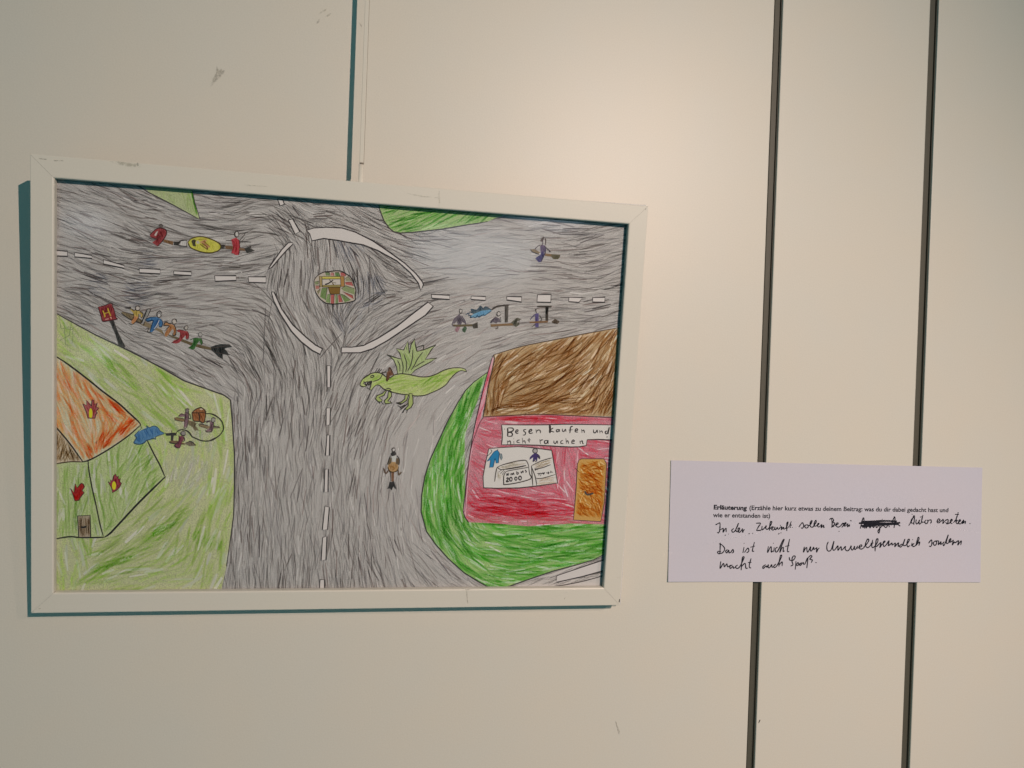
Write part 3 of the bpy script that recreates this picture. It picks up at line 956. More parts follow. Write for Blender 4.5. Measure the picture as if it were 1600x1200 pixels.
d.hatch(roof, bf, 620, (20, 60), (1.8, 3.4), BR_, (0.4, 0.68), 7)
d.hatch(roof, bf, 220, (16, 44), (1.0, 1.8), [(112, 76, 38), (122, 86, 46)], (0.5, 0.75), 8)
d.hatch(roof, bf, 90, (8, 28), (1.2, 2.6), [(196, 182, 164), (188, 170, 146)], (0.45, 0.75), 8)
d.line(zF([(525, 218), (700, 165), (900, 125), (1100, 85), (1310, 48)]), 1.2, A(70, 58, 50), 1)
d.line(zF([(525, 218), (528, 260), (490, 430), (475, 520), (460, 605)]), 1.2, A(60, 48, 44), 1)
d.line(zF([(460, 605), (600, 598), (760, 590), (900, 592), (1300, 612)]), 1.2, A(80, 50, 44), 1)
d.build('drawn_roof', so, label='brown roof')
d = Draw(385)
dr = zH([(1060, 155), (1075, 148), (1215, 148), (1232, 180), (1218, 420), (1195, 540), (1025, 530), (1040, 350), (1050, 180)])
d.fill(dr, A(178, 138, 76), 0.72)
dri = zH([(1064, 160), (1215, 155), (1226, 185), (1212, 420), (1195, 525), (1035, 505), (1048, 350)])
d.hatch(dri, field([(910, 730, 25), (930, 760, 30), (905, 790, 60), (935, 790, 75), (920, 800, 20), (920, 725, 5)]), 230, (8, 30), (1.4, 2.8), [(172, 126, 54), (164, 116, 46), (178, 134, 66)], (0.5, 0.75), 20)
d.hatch(dri, 40, 26, (5, 14), (0.7, 1.3), [(196, 170, 124)], (0.45, 0.75), 30)
d.line(dr, 1.1, A(78, 64, 58), 1, False, True)
d.line(zH([(1095, 350), (1112, 372), (1150, 362)]), 2.6, A(66, 62, 58), 1)
d.line(zH([(1035, 205), (1060, 232)]), 1.4, A(80, 50, 36), 1)
d.build('drawn_door', so)
d = Draw(385)
sign = zF([(575, 655), (720, 655), (870, 655), (1300, 655), (1300, 745), (1110, 748), (1105, 785), (1050, 792), (1000, 794), (800, 782), (575, 780)])
d.fill(sign, A(192, 188, 188), 1.0)
d.line(zF([(575, 655), (720, 656), (870, 655), (1000, 652), (1300, 657)]), 1.2)
d.line(zF([(575, 655), (580, 720), (575, 780)]), 1.4)
d.line(zF([(575, 780), (700, 780), (800, 783), (1000, 794), (1060, 793), (1105, 785), (1110, 748)]), 1.5, None, 1, False)
d.line(zF([(1110, 748), (1180, 747), (1255, 750), (1300, 752)]), 1.3, None, 1, False)
zs = Z(770, 650, 8)
T1 = A(44, 38, 40)
for wd, pts in [(1.6, [(185, 150), (188, 200), (185, 255)]), (1.5, [(185, 255), (235, 252), (245, 225), (225, 205), (195, 205), (235, 195), (258, 175), (245, 152), (190, 150)]),
                (1.3, [(282, 205), (312, 192), (315, 176), (298, 176), (284, 200), (300, 218), (322, 212)]), (1.3, [(418, 168), (388, 175), (392, 195), (410, 208), (402, 235), (376, 240)]),
                (1.4, [(450, 198), (484, 186), (482, 168), (462, 176), (452, 200), (468, 218), (502, 210)]), (1.3, [(540, 168), (546, 215)]), (1.3, [(546, 195), (568, 176), (592, 182), (597, 216)]),
                (2.6, [(713, 112), (716, 165), (714, 215)]), (1.4, [(757, 148), (718, 182), (768, 202)]), (1.3, [(826, 166), (798, 176), (800, 198), (822, 192), (832, 168), (836, 198)]),
                (1.3, [(870, 160), (872, 188), (892, 194), (908, 166), (916, 198)]), (1.4, [(1002, 128), (975, 138), (968, 175), (964, 216)]), (1.2, [(948, 176), (1000, 172)]),
                (1.4, [(1028, 186), (1060, 178), (1052, 160), (1034, 170), (1032, 198), (1066, 202)]), (1.3, [(1110, 165), (1116, 212)]), (1.3, [(1118, 188), (1138, 178), (1146, 212)]),
                (1.3, [(1260, 170), (1262, 204), (1286, 208), (1304, 178), (1312, 212)]), (1.2, [(1335, 180), (1341, 216)]), (1.2, [(1343, 196), (1364, 188), (1372, 216)]),
                (1.3, [(1432, 188), (1408, 196), (1412, 220), (1434, 214), (1458, 140), (1442, 226)]), (2.2, [(1426, 258), (1432, 266)]),
                (1.2, [(183, 308), (186, 356)]), (1.2, [(188, 328), (216, 312), (226, 356)]), (1.2, [(262, 314), (266, 350)]), (1.4, [(262, 282), (264, 288)]), (1.2, [(338, 300), (310, 306), (304, 328), (340, 336)]),
                (1.2, [(370, 275), (376, 346)]), (1.2, [(377, 320), (398, 310), (408, 346)]), (1.2, [(456, 276), (452, 306), (458, 332)]), (1.1, [(430, 302), (474, 298)]),
                (1.4, [(588, 292), (596, 350)]), (1.2, [(597, 316), (610, 300), (628, 300)]), (1.3, [(682, 304), (648, 314), (652, 344), (678, 338), (690, 304), (692, 352)]),
                (1.2, [(765, 308), (766, 336), (786, 344), (804, 312), (812, 346)]), (1.2, [(878, 304), (852, 318), (854, 344), (884, 346)]), (1.2, [(914, 280), (921, 346)]), (1.2, [(922, 320), (938, 310), (948, 346)]),
                (1.3, [(988, 326), (1020, 316), (1008, 300), (990, 314), (992, 342), (1024, 342)]), (1.4, [(1090, 310), (1095, 348)]), (1.3, [(1098, 322), (1118, 310), (1124, 344), (1138, 346)]), (0.9, [(150, 158), (144, 172)])]:
    d.line(zs(pts), wd, T1, 1.0)
d.build('drawn_sign', so, label='white shop sign with two lines of handwriting')
d = Draw(385)
zw = Z(750, 690, 11.43)
win = zw([(160, 125), (400, 105), (690, 90), (900, 105), (1280, 155), (1320, 380), (1388, 740), (1000, 795), (700, 828), (320, 835), (65, 825), (55, 620), (110, 330)])
d.fill(win, A(190, 186, 182), 1.0)
d.hatch(zw([(305, 460), (420, 410), (650, 350), (815, 335), (850, 370), (875, 455), (460, 500), (370, 500)]), -12, 30, (10, 30), (1.2, 2.4), [(150, 140, 124), (160, 150, 134)], (0.45, 0.65), 6)
d.hatch(zw([(300, 470), (440, 545), (420, 700), (260, 715)]), 95, 24, (8, 22), (1.2, 2.4), [(160, 150, 136), (168, 158, 142)], (0.45, 0.6), 6)
d.hatch(zw([(920, 430), (1280, 300), (1290, 410), (970, 500)]), -18, 26, (8, 24), (1.2, 2.4), [(146, 130, 110), (160, 146, 126)], (0.45, 0.65), 6)
d.hatch(zw([(990, 660), (1350, 600), (1385, 740), (1010, 790)]), -6, 24, (8, 24), (1.2, 2.4), [(166, 146, 128), (172, 156, 140)], (0.45, 0.65), 6)
d.line(win, 1.2, A(60, 52, 52), 1, False, True)
wn = d.build('drawn_window', so, label='white shop window with two boxes and two little figures')
d = Draw(470)
K = A(58, 52, 50)
for wd, pts in [(1.1, [(305, 460), (420, 410), (650, 350), (770, 335), (820, 338), (852, 385), (876, 460)]), (1.1, [(305, 460), (282, 560), (262, 715)]), (1.0, [(312, 462), (370, 500), (460, 495)]), (1.8, [(460, 495), (640, 465), (825, 428)]),
                (1.2, [(460, 540), (425, 620), (424, 745), (440, 768), (650, 740), (905, 665), (885, 570), (872, 465)]), (1.0, [(460, 538), (560, 512), (875, 460)]),
                (1.0, [(335, 540), (400, 500)]), (1.0, [(365, 570), (430, 512)]), (1.0, [(400, 590), (450, 520)]),
                (1.2, [(922, 430), (1080, 352), (1200, 312), (1285, 292)]), (1.2, [(922, 430), (928, 560), (944, 792)]), (1.2, [(930, 470), (990, 640), (1014, 782)]), (1.2, [(980, 520), (1020, 490), (1130, 462), (1262, 412)]), (2.4, [(975, 490), (1040, 492)]),
                (1.0, [(1000, 655), (1110, 655), (1345, 588)])]:
    d.line(zw(pts), wd, K, 1.0)
for wd, pts in [(1.1, [(474, 612), (484, 568), (500, 606), (512, 558)]), (1.1, [(538, 566), (544, 602)]), (1.1, [(566, 602), (568, 564), (582, 592), (598, 558), (608, 596)]), (1.2, [(656, 528), (660, 582), (684, 576), (682, 554), (660, 556)]),
                (1.1, [(732, 530), (742, 562), (766, 522), (774, 558)]), (1.1, [(826, 508), (808, 518), (832, 536), (812, 554)]),
                (1.6, [(470, 662), (494, 648), (504, 668), (472, 716), (524, 710)]), (1.4, ring(552, 672, 22, 34)), (1.4, ring(642, 662, 20, 28)), (1.4, ring(716, 652, 24, 34)),
                (1.6, [(1026, 572), (1100, 566)]), (1.6, [(1060, 570), (1050, 604)]), (1.2, [(1095, 566), (1080, 618)]), (1.4, [(1100, 575), (1130, 560), (1134, 582), (1160, 548)]), (1.3, [(1185, 552), (1192, 566)]), (1.1, ring(1222, 560, 10, 14)),
                (1.1, [(1262, 522), (1272, 548), (1255, 552)]), (1.1, [(1290, 540), (1302, 556)])]:
    d.line(zw(pts), wd, T1, 1.0)
d.build('drawn_box', wn)
d = Draw(470)
for c, pts in [(A(40, 112, 156), [(250, 180), (310, 150), (345, 200), (330, 380), (290, 385), (270, 300), (235, 455), (170, 462), (190, 330), (125, 355), (200, 250)]), (A(130, 140, 140), [(355, 215), (385, 220), (398, 290), (380, 330), (360, 280)])]:
    d.fill(zw(pts), c, 0.8); d.line(zw(pts), 0.9, A(30, 60, 84), 1, False, True)
d.line(zw([(120, 270), (210, 180), (190, 140)]), 0.8)
d.line(zw([(318, 130), (320, 170)]), 0.8)
d.build('drawn_figure', wn, label='blue figure in the shop window')
d = Draw(470)
d.fill(zw(ellipse(985, 165, 44, 44)), A(150, 146, 144), 0.9); d.line(zw(ellipse(985, 165, 42, 42)), 1.2, A(70, 66, 66), 1, False, True)
d.fill(zw([(970, 210), (1010, 210), (1060, 250), (1068, 305), (1030, 260), (1020, 360), (985, 320), (940, 360), (950, 280), (885, 325), (890, 280), (930, 240)]), A(60, 48, 92), 0.85)
d.line(zw([(1010, 210), (1060, 255), (1068, 305), (1045, 290), (1025, 255)]), 0.9)
d.line(zw([(940, 340), (955, 360), (975, 330), (990, 362), (1015, 345)]), 0.9)
d.build('drawn_figure', wn, label='violet figure in the shop window')


# --- riders, dragon and other figures
def item(name, parent, fills, lines, label=None, halo=None, base=150):
    d = Draw(base)
    if halo:
        d.fill(halo, A(158, 154, 151), 0.8)
    for c, pts in fills:
        g = sum(c) / 3
        c = tuple(0.74 * v + 0.26 * (0.6 * g + 0.10) for v in c)
        d.fill(pts, c, 0.70)
        xs = [p[0] for p in pts]; ys = [p[1] for p in pts]
        ar = (max(xs) - min(xs)) * (max(ys) - min(ys))
        if ar > 60:
            base = random.choice((70, 80, 100, 110))
            d.hatch(pts, base, int(min(60, ar / 14)), (3, 12), (0.7, 1.3), [tuple(255 * min(1, (v / 0.8 * 0.48)) ** (1 / 2.3) * 0.86 for v in c)], (0.5, 0.75), 10, None)
    for wd, c, pts in lines:
        d.line(pts, wd * 0.8, c, 0.9)
        d.line([(x + random.gauss(0, 0.6), y + random.gauss(0, 0.6)) for x, y in pts], wd * 0.5, c, 0.7)
    return d.build(name, parent, None, label)


DKB, BRN, OLV, BLK = A(56, 50, 48), A(112, 78, 44), A(98, 88, 54), A(46, 46, 44)
SKIN = A(176, 166, 158)
z1 = Z(220, 330, 8)
item('drawn_stretcher', SHEET,
     [(A(122, 84, 40), z1([(270, 345), (405, 378), (400, 425), (290, 385)])), (A(44, 40, 38), z1([(410, 378), (500, 378), (470, 428), (410, 425)])), (A(186, 182, 178), z1([(500, 375), (580, 365), (578, 440), (490, 425)])),
      (A(202, 190, 34), z1([(590, 385), (620, 350), (665, 328), (720, 318), (780, 320), (850, 338), (930, 372), (980, 405), (1000, 440), (985, 478), (940, 505), (860, 522), (760, 508), (680, 482), (625, 455), (598, 420)])),
      (A(60, 52, 30), z1([(630, 370), (660, 350), (690, 360), (680, 400), (690, 440), (650, 435)])), (SKIN, z1([(690, 375), (720, 365), (735, 400), (700, 410)])), (A(184, 136, 78), z1([(735, 385), (780, 360), (830, 355), (800, 400), (870, 440), (830, 470), (780, 420)])),
      (A(46, 42, 38), z1([(1000, 430), (1050, 420), (1045, 465), (1005, 468)])), (BRN, z1([(1050, 430), (1150, 435), (1150, 480), (1060, 470)])), (BRN, z1([(1225, 460), (1310, 462), (1310, 495), (1225, 488)])),
      (A(50, 48, 44), z1([(1290, 465), (1390, 430), (1360, 460), (1425, 490), (1330, 525)]))],
     [(1.5, A(74, 62, 30), z1([(590, 385), (620, 350), (665, 328), (720, 318), (780, 320), (850, 338), (930, 372), (980, 405), (1000, 440), (985, 478), (940, 505), (860, 522), (760, 508), (680, 482), (625, 455), (598, 420), (590, 385)])),
      (1.2, DKB, z1([(440, 395), (520, 365), (580, 362)])), (1.2, DKB, z1([(470, 428), (560, 440), (580, 440)])), (1.2, DKB, z1([(575, 355), (570, 440)])), (1.0, A(120, 80, 30), z1([(720, 350), (830, 345)])), (1.2, A(96, 66, 30), z1([(740, 410), (830, 475), (820, 440), (760, 400)])),
      (1.1, A(96, 66, 30), z1([(780, 370), (860, 440)])), (1.4, DKB, z1([(1000, 425), (1055, 420)]))],
     'yellow stretcher carried on two brooms')
item('drawn_rider', SHEET, [(A(146, 36, 42), z1([(110, 300), (150, 255), (200, 222), (260, 205), (310, 230), (320, 290), (290, 330), (260, 380), (210, 440), (140, 392), (200, 350), (130, 330)])), (A(90, 80, 76), z1(ellipse(248, 185, 30, 28))),
                            (A(186, 170, 164), z1([(195, 255), (215, 250), (190, 310), (165, 300)]))],
     [(1.3, A(58, 30, 32), z1([(110, 300), (180, 230), (240, 208), (310, 230), (318, 290), (270, 370), (210, 438)])), (1.2, DKB, z1([(225, 185), (250, 160), (275, 185)])), (1.2, A(90, 40, 40), z1([(120, 320), (200, 340), (260, 300)]))], 'red rider at the left end of the stretcher', base=260)
item('drawn_rider', SHEET, [(A(178, 28, 46), z1([(1130, 352), (1190, 330), (1225, 360), (1235, 460), (1222, 545), (1185, 548), (1160, 530), (1130, 522), (1150, 440)])), (A(180, 176, 172), z1(ellipse(1196, 288, 26, 34)))],
     [(1.2, DKB, z1(ellipse(1196, 288, 27, 36) + [(1223, 288)])), (1.3, A(90, 24, 34), z1([(1225, 350), (1236, 460), (1220, 548)])), (1.0, A(110, 30, 40), z1([(1135, 355), (1165, 400), (1150, 500)])), (0.9, DKB, z1([(1235, 370), (1290, 300), (1310, 260)])), (0.9, DKB, z1([(1240, 400), (1300, 340)]))],
     'red rider at the right end of the stretcher', base=260)
z2 = Z(140, 460, 13.333)
item('drawn_bus_stop', SHEET, [(A(58, 54, 52), z2([(405, 540), (500, 535), (580, 760), (680, 960), (745, 1085), (720, 1112), (605, 1075), (540, 850), (450, 640)])),
                               (A(146, 26, 36), z2([(175, 265), (320, 225), (440, 195), (470, 225), (510, 330), (545, 480), (570, 515), (400, 545), (270, 560), (235, 440)]))],
     [(1.2, A(66, 30, 34), z2([(175, 265), (320, 225), (440, 180), (475, 205), (470, 240), (510, 330), (545, 480), (575, 515), (400, 545), (270, 560), (235, 440), (175, 265)])),
      (1.8, A(176, 150, 54), z2([(272, 335), (300, 400), (325, 468)])), (1.8, A(176, 150, 54), z2([(376, 285), (400, 360), (438, 452)])), (1.6, A(176, 150, 54), z2([(310, 398), (400, 368)])),
      (0.9, A(60, 30, 30), z2([(255, 350), (290, 460)])), (0.9, A(60, 30, 30), z2([(345, 310), (350, 380)])), (1.6, A(196, 150, 140), z2([(330, 520), (380, 510)])), (1.6, A(200, 150, 130), z2([(435, 470), (460, 500)])),
      (1.0, DKB, z2([(320, 225), (450, 175), (478, 205)]))], 'red bus stop sign with a yellow letter H', base=320)
z3 = Z(250, 480, 13.333)
item('drawn_broom', SHEET, [(A(126, 108, 76), z2([(650, 385), (690, 360), (900, 430), (1150, 560), (1290, 640), (1500, 740), (1560, 850), (1380, 740), (1100, 650), (960, 570), (800, 500)])),
                            (A(96, 80, 48), z3([(100, 560), (160, 570), (400, 640), (640, 730), (900, 800), (1080, 845), (1060, 895), (860, 860), (620, 790), (400, 700)])),
                            (A(40, 42, 42), z3([(1055, 830), (1150, 790), (1290, 765), (1450, 775), (1505, 830), (1400, 845), (1330, 870), (1380, 900), (1440, 990), (1300, 960), (1310, 1085), (1220, 1040), (1130, 950), (1060, 890)]))],
     [(1.2, DKB, z2([(650, 385), (800, 500), (960, 570), (1080, 610)])), (1.1, DKB, z2([(690, 360), (900, 430), (1100, 560)])), (1.3, DKB, z3([(1060, 850), (1250, 830), (1450, 790)])), (1.2, DKB, z3([(1140, 940), (1300, 970), (1440, 990)]))], 'long broom with a black brush carrying five riders', base=150)
item('drawn_post', SHEET, [(A(150, 146, 142), z2([(1195, 305), (1265, 310), (1115, 630), (1065, 610)]))], [(1.6, A(40, 38, 38), z2([(1200, 300), (1140, 450), (1068, 608)])), (1.0, DKB, z2([(1200, 300), (1265, 312), (1225, 420), (1112, 632)]))], 'grey post between two broom riders', base=260)
LN = A(54, 46, 40)
item('drawn_rider', SHEET, [(A(184, 158, 66), z2([(850, 290), (930, 335), (960, 320), (1040, 350), (1110, 400), (1080, 490), (1060, 470), (1070, 420), (1020, 400), (1010, 480), (900, 480), (910, 390), (850, 330)])), (A(186, 124, 66), z2([(920, 440), (1010, 470), (980, 550), (900, 615), (870, 600), (870, 540)])),
                            (SKIN, z2(ellipse(1000, 295, 44, 48)))],
     [(1.1, LN, z2([(850, 290), (930, 335), (960, 300)])), (1.2, LN, z2(ellipse(1000, 290, 48, 50))), (1.1, LN, z2([(1040, 350), (1112, 400), (1085, 490), (1065, 470)])), (1.1, LN, z2([(1020, 410), (1005, 500), (900, 620), (810, 600)])), (1.0, LN, z2([(910, 400), (915, 470), (870, 550)])), (1.2, DKB, z2([(720, 275), (850, 260), (830, 290), (740, 300)]))], 'first broom rider, dressed in yellow', base=260)
item('drawn_rider', SHEET, [(A(26, 102, 154), z2([(1165, 530), (1250, 480), (1380, 468), (1480, 508), (1520, 590), (1495, 680), (1445, 660), (1440, 600), (1400, 680), (1300, 790), (1250, 780), (1300, 600), (1315, 550), (1215, 565)])), (A(140, 136, 134), z2(ellipse(1450, 420, 52, 68, 20))), (A(186, 182, 178), z2(ellipse(1445, 440, 22, 36, 20)))],
     [(1.2, A(30, 50, 72), z2([(1165, 530), (1250, 480), (1380, 468)])), (1.2, A(30, 50, 72), z2([(1165, 535), (1215, 565), (1315, 550), (1290, 650), (1255, 770)])), (1.1, A(30, 50, 72), z2([(1480, 508), (1522, 590), (1495, 680), (1440, 660)])), (1.2, DKB, z2(ellipse(1450, 415, 52, 68, 20))), (0.9, A(186, 196, 204), z2([(1450, 530), (1400, 640), (1340, 720)])), (1.1, LN, z2([(1160, 730), (1240, 700), (1200, 775), (1290, 790)]))], 'second broom rider, dressed in blue', base=260)
item('drawn_rider', SHEET, [(A(172, 116, 60), z3([(70, 380), (120, 315), (200, 345), (260, 365), (310, 400), (330, 480), (310, 590), (275, 580), (285, 500), (265, 450), (220, 500), (160, 590), (120, 620), (90, 590), (110, 520), (190, 390), (100, 395)])), (A(182, 172, 164), z3(ellipse(300, 300, 44, 50, 30)))],
     [(1.2, LN, z3([(70, 385), (120, 315), (200, 345), (240, 330)])), (1.2, LN, z3([(70, 385), (190, 385), (110, 480)])), (1.3, LN, z3([(290, 370), (330, 460), (320, 570), (270, 590), (265, 540)])), (1.3, DKB, z3(ellipse(298, 298, 50, 54, 30)))], 'third broom rider, dressed in orange brown', base=260)
item('drawn_rider', SHEET, [(A(150, 34, 42), z3([(350, 490), (400, 470), (490, 490), (560, 500), (592, 560), (590, 640), (560, 660), (530, 640), (540, 580), (500, 620), (400, 740), (330, 760), (245, 742), (290, 690), (390, 660), (420, 560), (410, 525), (360, 510)])), (A(168, 160, 152), z3(ellipse(545, 430, 34, 48, 20)))],
     [(1.1, A(84, 30, 36), z3([(350, 490), (400, 470), (490, 490)])), (1.1, A(84, 30, 36), z3([(560, 500), (595, 560), (585, 660), (530, 660)])), (1.1, DKB, z3(ellipse(545, 430, 36, 50, 20))), (1.2, A(84, 36, 36), z3([(245, 742), (330, 700), (400, 660)]))], 'fourth broom rider, dressed in dark red', base=260)
item('drawn_rider', SHEET, [(A(46, 104, 36), z3([(690, 650), (790, 640), (850, 650), (880, 740), (850, 780), (820, 700), (760, 780), (720, 870), (680, 890), (590, 850), (660, 790), (690, 720)])), (A(160, 156, 152), z3(ellipse(835, 570, 36, 40)))],
     [(1.1, A(36, 64, 34), z3([(630, 680), (700, 650), (790, 640)])), (1.1, A(40, 56, 36), z3([(850, 640), (885, 740), (840, 790)])), (1.1, A(90, 88, 86), z3(ellipse(835, 570, 40, 42))), (1.4, A(34, 70, 30), z3([(590, 850), (680, 800), (740, 700)]))], 'last broom rider, dressed in green', base=260)
# top right rider
z5 = Z(810, 360, 20)
item('drawn_rider', SHEET, [(A(120, 98, 62), z5([(380, 590), (520, 590), (680, 680), (640, 740), (480, 680), (400, 640)])), (A(122, 92, 54), z5([(830, 710), (1040, 740), (1030, 820), (840, 800)])), (A(86, 78, 52), z5([(1040, 740), (1320, 760), (1290, 850), (1240, 900), (1100, 900), (1030, 820)])),
                            (A(92, 74, 106), z5([(680, 480), (760, 450), (840, 470), (870, 600), (800, 720), (700, 720), (690, 600)])), (A(58, 46, 104), z5([(690, 760), (760, 640), (810, 740), (790, 850), (720, 980), (640, 1000), (530, 870), (620, 800)])), (A(178, 172, 168), z5([(770, 300), (820, 290), (830, 400), (780, 400)]))],
     [(1.4, A(84, 70, 66), z5([(690, 320), (740, 260), (800, 210), (760, 320), (710, 340)])), (1.4, A(84, 70, 66), z5([(850, 250), (860, 340), (850, 450)])), (1.2, A(60, 50, 58), z5([(690, 450), (600, 500), (520, 590)])), (1.2, A(60, 50, 58), z5([(820, 490), (910, 580), (1000, 660), (950, 660)])), (1.1, A(70, 54, 66), z5([(770, 300), (760, 420), (700, 480)])), (1.1, A(54, 44, 64), z5([(860, 560), (850, 680), (800, 800), (720, 980)])), (1.0, DKB, z5([(380, 590), (440, 670), (640, 740)]))], 'violet rider alone at the top right')
# row of riders at the right
z6 = Z(690, 460, 8)
item('drawn_rider', SHEET, [(A(98, 88, 100), z6([(140, 360), (170, 300), (230, 250), (270, 310), (300, 365), (260, 345), (240, 385), (200, 380), (195, 330), (160, 370)])), (A(150, 110, 120), z6([(165, 440), (200, 390), (240, 400), (205, 470), (180, 470)])), (A(64, 92, 66), z6([(255, 440), (290, 390), (320, 420), (295, 480), (265, 465)])),
                            (A(92, 78, 50), z6([(130, 375), (200, 378), (390, 372), (392, 400), (200, 405), (140, 400)])), (A(64, 58, 50), z6([(380, 378), (450, 345), (456, 420), (400, 428)])), (A(178, 172, 168), z6(ellipse(240, 205, 16, 24)))],
     [(1.0, A(76, 66, 82), z6([(225, 250), (165, 300), (132, 375), (160, 400)])), (1.0, A(76, 66, 82), z6([(250, 260), (290, 330), (300, 375)])), (0.9, DKB, z6(ellipse(240, 210, 18, 26)))], 'greyish violet rider at the left of the row')
item('drawn_shower', SHEET, [(A(86, 148, 186), z6([(370, 270), (420, 230), (500, 200), (600, 185), (630, 205), (560, 252), (520, 270), (470, 275), (440, 292), (400, 290), (360, 292)])), (A(70, 92, 104), z6([(340, 215), (380, 215), (365, 180), (440, 190), (480, 150), (520, 185), (550, 150), (610, 190), (500, 205), (400, 245)])),
                             (A(70, 62, 56), z6([(615, 195), (660, 160), (720, 140), (780, 125), (850, 130), (835, 150), (760, 150), (690, 165), (640, 195)])), (A(84, 78, 72), z6([(790, 150), (838, 150), (830, 352), (790, 350)]))],
     [(1.1, A(40, 64, 86), z6([(300, 250), (345, 232), (340, 262), (370, 265), (360, 292), (400, 280), (420, 292), (450, 268), (470, 285), (520, 255), (545, 262), (620, 205)])), (1.1, A(50, 66, 80), z6([(350, 215), (385, 225), (370, 185), (440, 200), (485, 152), (520, 185), (552, 152), (620, 190)])), (1.2, DKB, z6([(800, 150), (805, 350)])), (1.0, DKB, z6([(620, 190), (700, 142), (850, 130)]))], 'shower pole pouring blue water')
item('drawn_rider', SHEET, [(A(96, 86, 98), z6([(610, 350), (640, 310), (680, 280), (725, 300), (740, 350), (700, 345), (690, 365), (640, 345), (625, 362)])), (A(122, 92, 54), z6([(610, 372), (700, 370), (900, 358), (910, 390), (720, 395), (620, 408)])), (A(86, 84, 70), z6([(870, 350), (940, 290), (1000, 310), (940, 345), (985, 370), (930, 410), (900, 385)])), (A(178, 172, 168), z6(ellipse(714, 240, 20, 26)))],
     [(1.0, DKB, z6(ellipse(714, 242, 21, 28))), (1.0, A(66, 58, 66), z6([(680, 280), (630, 320), (612, 358)])), (1.0, DKB, z6([(735, 280), (745, 350)])), (1.1, A(90, 80, 76), z6([(700, 390), (705, 425), (670, 432)]))], 'rider under the shower pole', base=260)
item('drawn_pole', SHEET, [(A(66, 56, 48), z6([(1190, 145), (1380, 140), (1375, 162), (1335, 165), (1335, 330), (1300, 330), (1300, 165), (1195, 162)]))], [(1.0, DKB, z6([(1195, 150), (1380, 142)]))], 'dark T-shaped pole')
item('drawn_rider', SHEET, [(A(76, 64, 122), z6([(1170, 240), (1215, 235), (1215, 410), (1172, 412)])), (A(118, 82, 46), z6([(1100, 340), (1180, 335), (1330, 330), (1330, 352), (1180, 360), (1100, 358)])), (A(80, 64, 48), z6([(1375, 340), (1420, 305), (1480, 340), (1450, 370), (1390, 360)])), (A(166, 160, 156), z6(ellipse(1198, 205, 20, 30)))],
     [(1.1, DKB, z6([(1185, 230), (1180, 190), (1215, 175)])), (1.1, A(70, 62, 92), z6([(1175, 245), (1130, 290), (1105, 320)])), (1.0, DKB, z6([(1225, 260), (1255, 320), (1225, 330)])), (1.0, DKB, z6([(1130, 410), (1170, 370)]))], 'violet rider beside the T-shaped pole', base=260)
# fire brigade on the left lawn
z7 = Z(200, 620, 10)
item('drawn_hose', SHEET, [(A(58, 122, 170), z7([(210, 520), (260, 495), (310, 470), (330, 478), (400, 462), (460, 480), (510, 540), (560, 570), (450, 620), (380, 650), (290, 680), (250, 720), (180, 738), (95, 722), (120, 650), (110, 610), (160, 545)])), (A(40, 40, 40), z7([(580, 570), (740, 558), (765, 605), (600, 608)])), (A(46, 44, 44), z7([(670, 600), (715, 600), (705, 690), (670, 690)]))],
     [(1.2, A(50, 74, 96), z7([(210, 520), (300, 500), (290, 455), (335, 480), (400, 455), (460, 475), (510, 540), (580, 570)])), (1.2, A(50, 74, 96), z7([(210, 495), (150, 550), (108, 610), (130, 640), (90, 722), (180, 742), (250, 715), (290, 678), (340, 670), (390, 645), (430, 662), (440, 620), (560, 580)])),
      (1.8, A(46, 42, 40), z7([(1210, 265), (1290, 265), (1370, 300), (1440, 350), (1480, 420), (1490, 510), (1430, 600), (1330, 670), (1240, 690), (1140, 682), (1050, 645), (1000, 620), (970, 570), (920, 530), (860, 515), (800, 520), (760, 555), (745, 590)])), (1.6, DKB, z7([(682, 525), (690, 600)]))], 'fire hose spraying blue water', base=500)
item('drawn_barrel', SHEET, [(A(156, 92, 34), z7([(1000, 245), (1060, 195), (1140, 172), (1200, 215), (1215, 260), (1185, 400), (1110, 385), (1020, 370)])), (A(196, 176, 150), z7(ellipse(1145, 195, 26, 12)))],
     [(1.6, A(52, 40, 34), z7([(1000, 245), (1060, 195), (1140, 172), (1205, 215), (1212, 262)])), (1.3, A(60, 44, 34), z7([(1000, 245), (1090, 250), (1212, 238)])), (1.4, A(60, 44, 34), z7([(1000, 245), (1022, 370), (1110, 385), (1185, 402), (1212, 262)])), (1.6, A(60, 44, 34), z7([(1105, 255), (1120, 320), (1118, 390)]))], 'orange brown water barrel', base=330)
MAUVE = A(128, 94, 104)
item('drawn_rider', SHEET, [(A(128, 100, 58), z7([(725, 325), (760, 320), (880, 350), (1020, 385), (1010, 420), (860, 385), (740, 362)])), (A(110, 96, 66), z7([(940, 385), (1030, 385), (1075, 420), (1050, 450), (1112, 530), (1060, 520), (1055, 545), (1010, 480), (940, 430)])), (MAUVE, z7([(885, 240), (950, 235), (945, 320), (915, 470), (870, 480), (880, 380)])), (MAUVE, z7([(785, 300), (830, 270), (885, 285), (880, 310), (800, 315)])), (A(120, 104, 108), z7(ellipse(925, 220, 24, 34)))],
     [(1.1, A(66, 50, 56), z7([(940, 240), (945, 330), (915, 480), (865, 482)])), (1.1, A(66, 50, 56), z7([(890, 270), (880, 400)])), (1.0, A(66, 50, 56), z7([(785, 305), (830, 265), (885, 280)])), (1.1, DKB, z7([(950, 250), (980, 320), (970, 350), (945, 320)])), (1.0, DKB, z7([(725, 330), (745, 365), (860, 388)])), (1.0, DKB, z7([(760, 320), (870, 345)])), (1.0, DKB, z7(ellipse(925, 220, 26, 36)))], 'mauve firefighter left of the barrel', base=330)
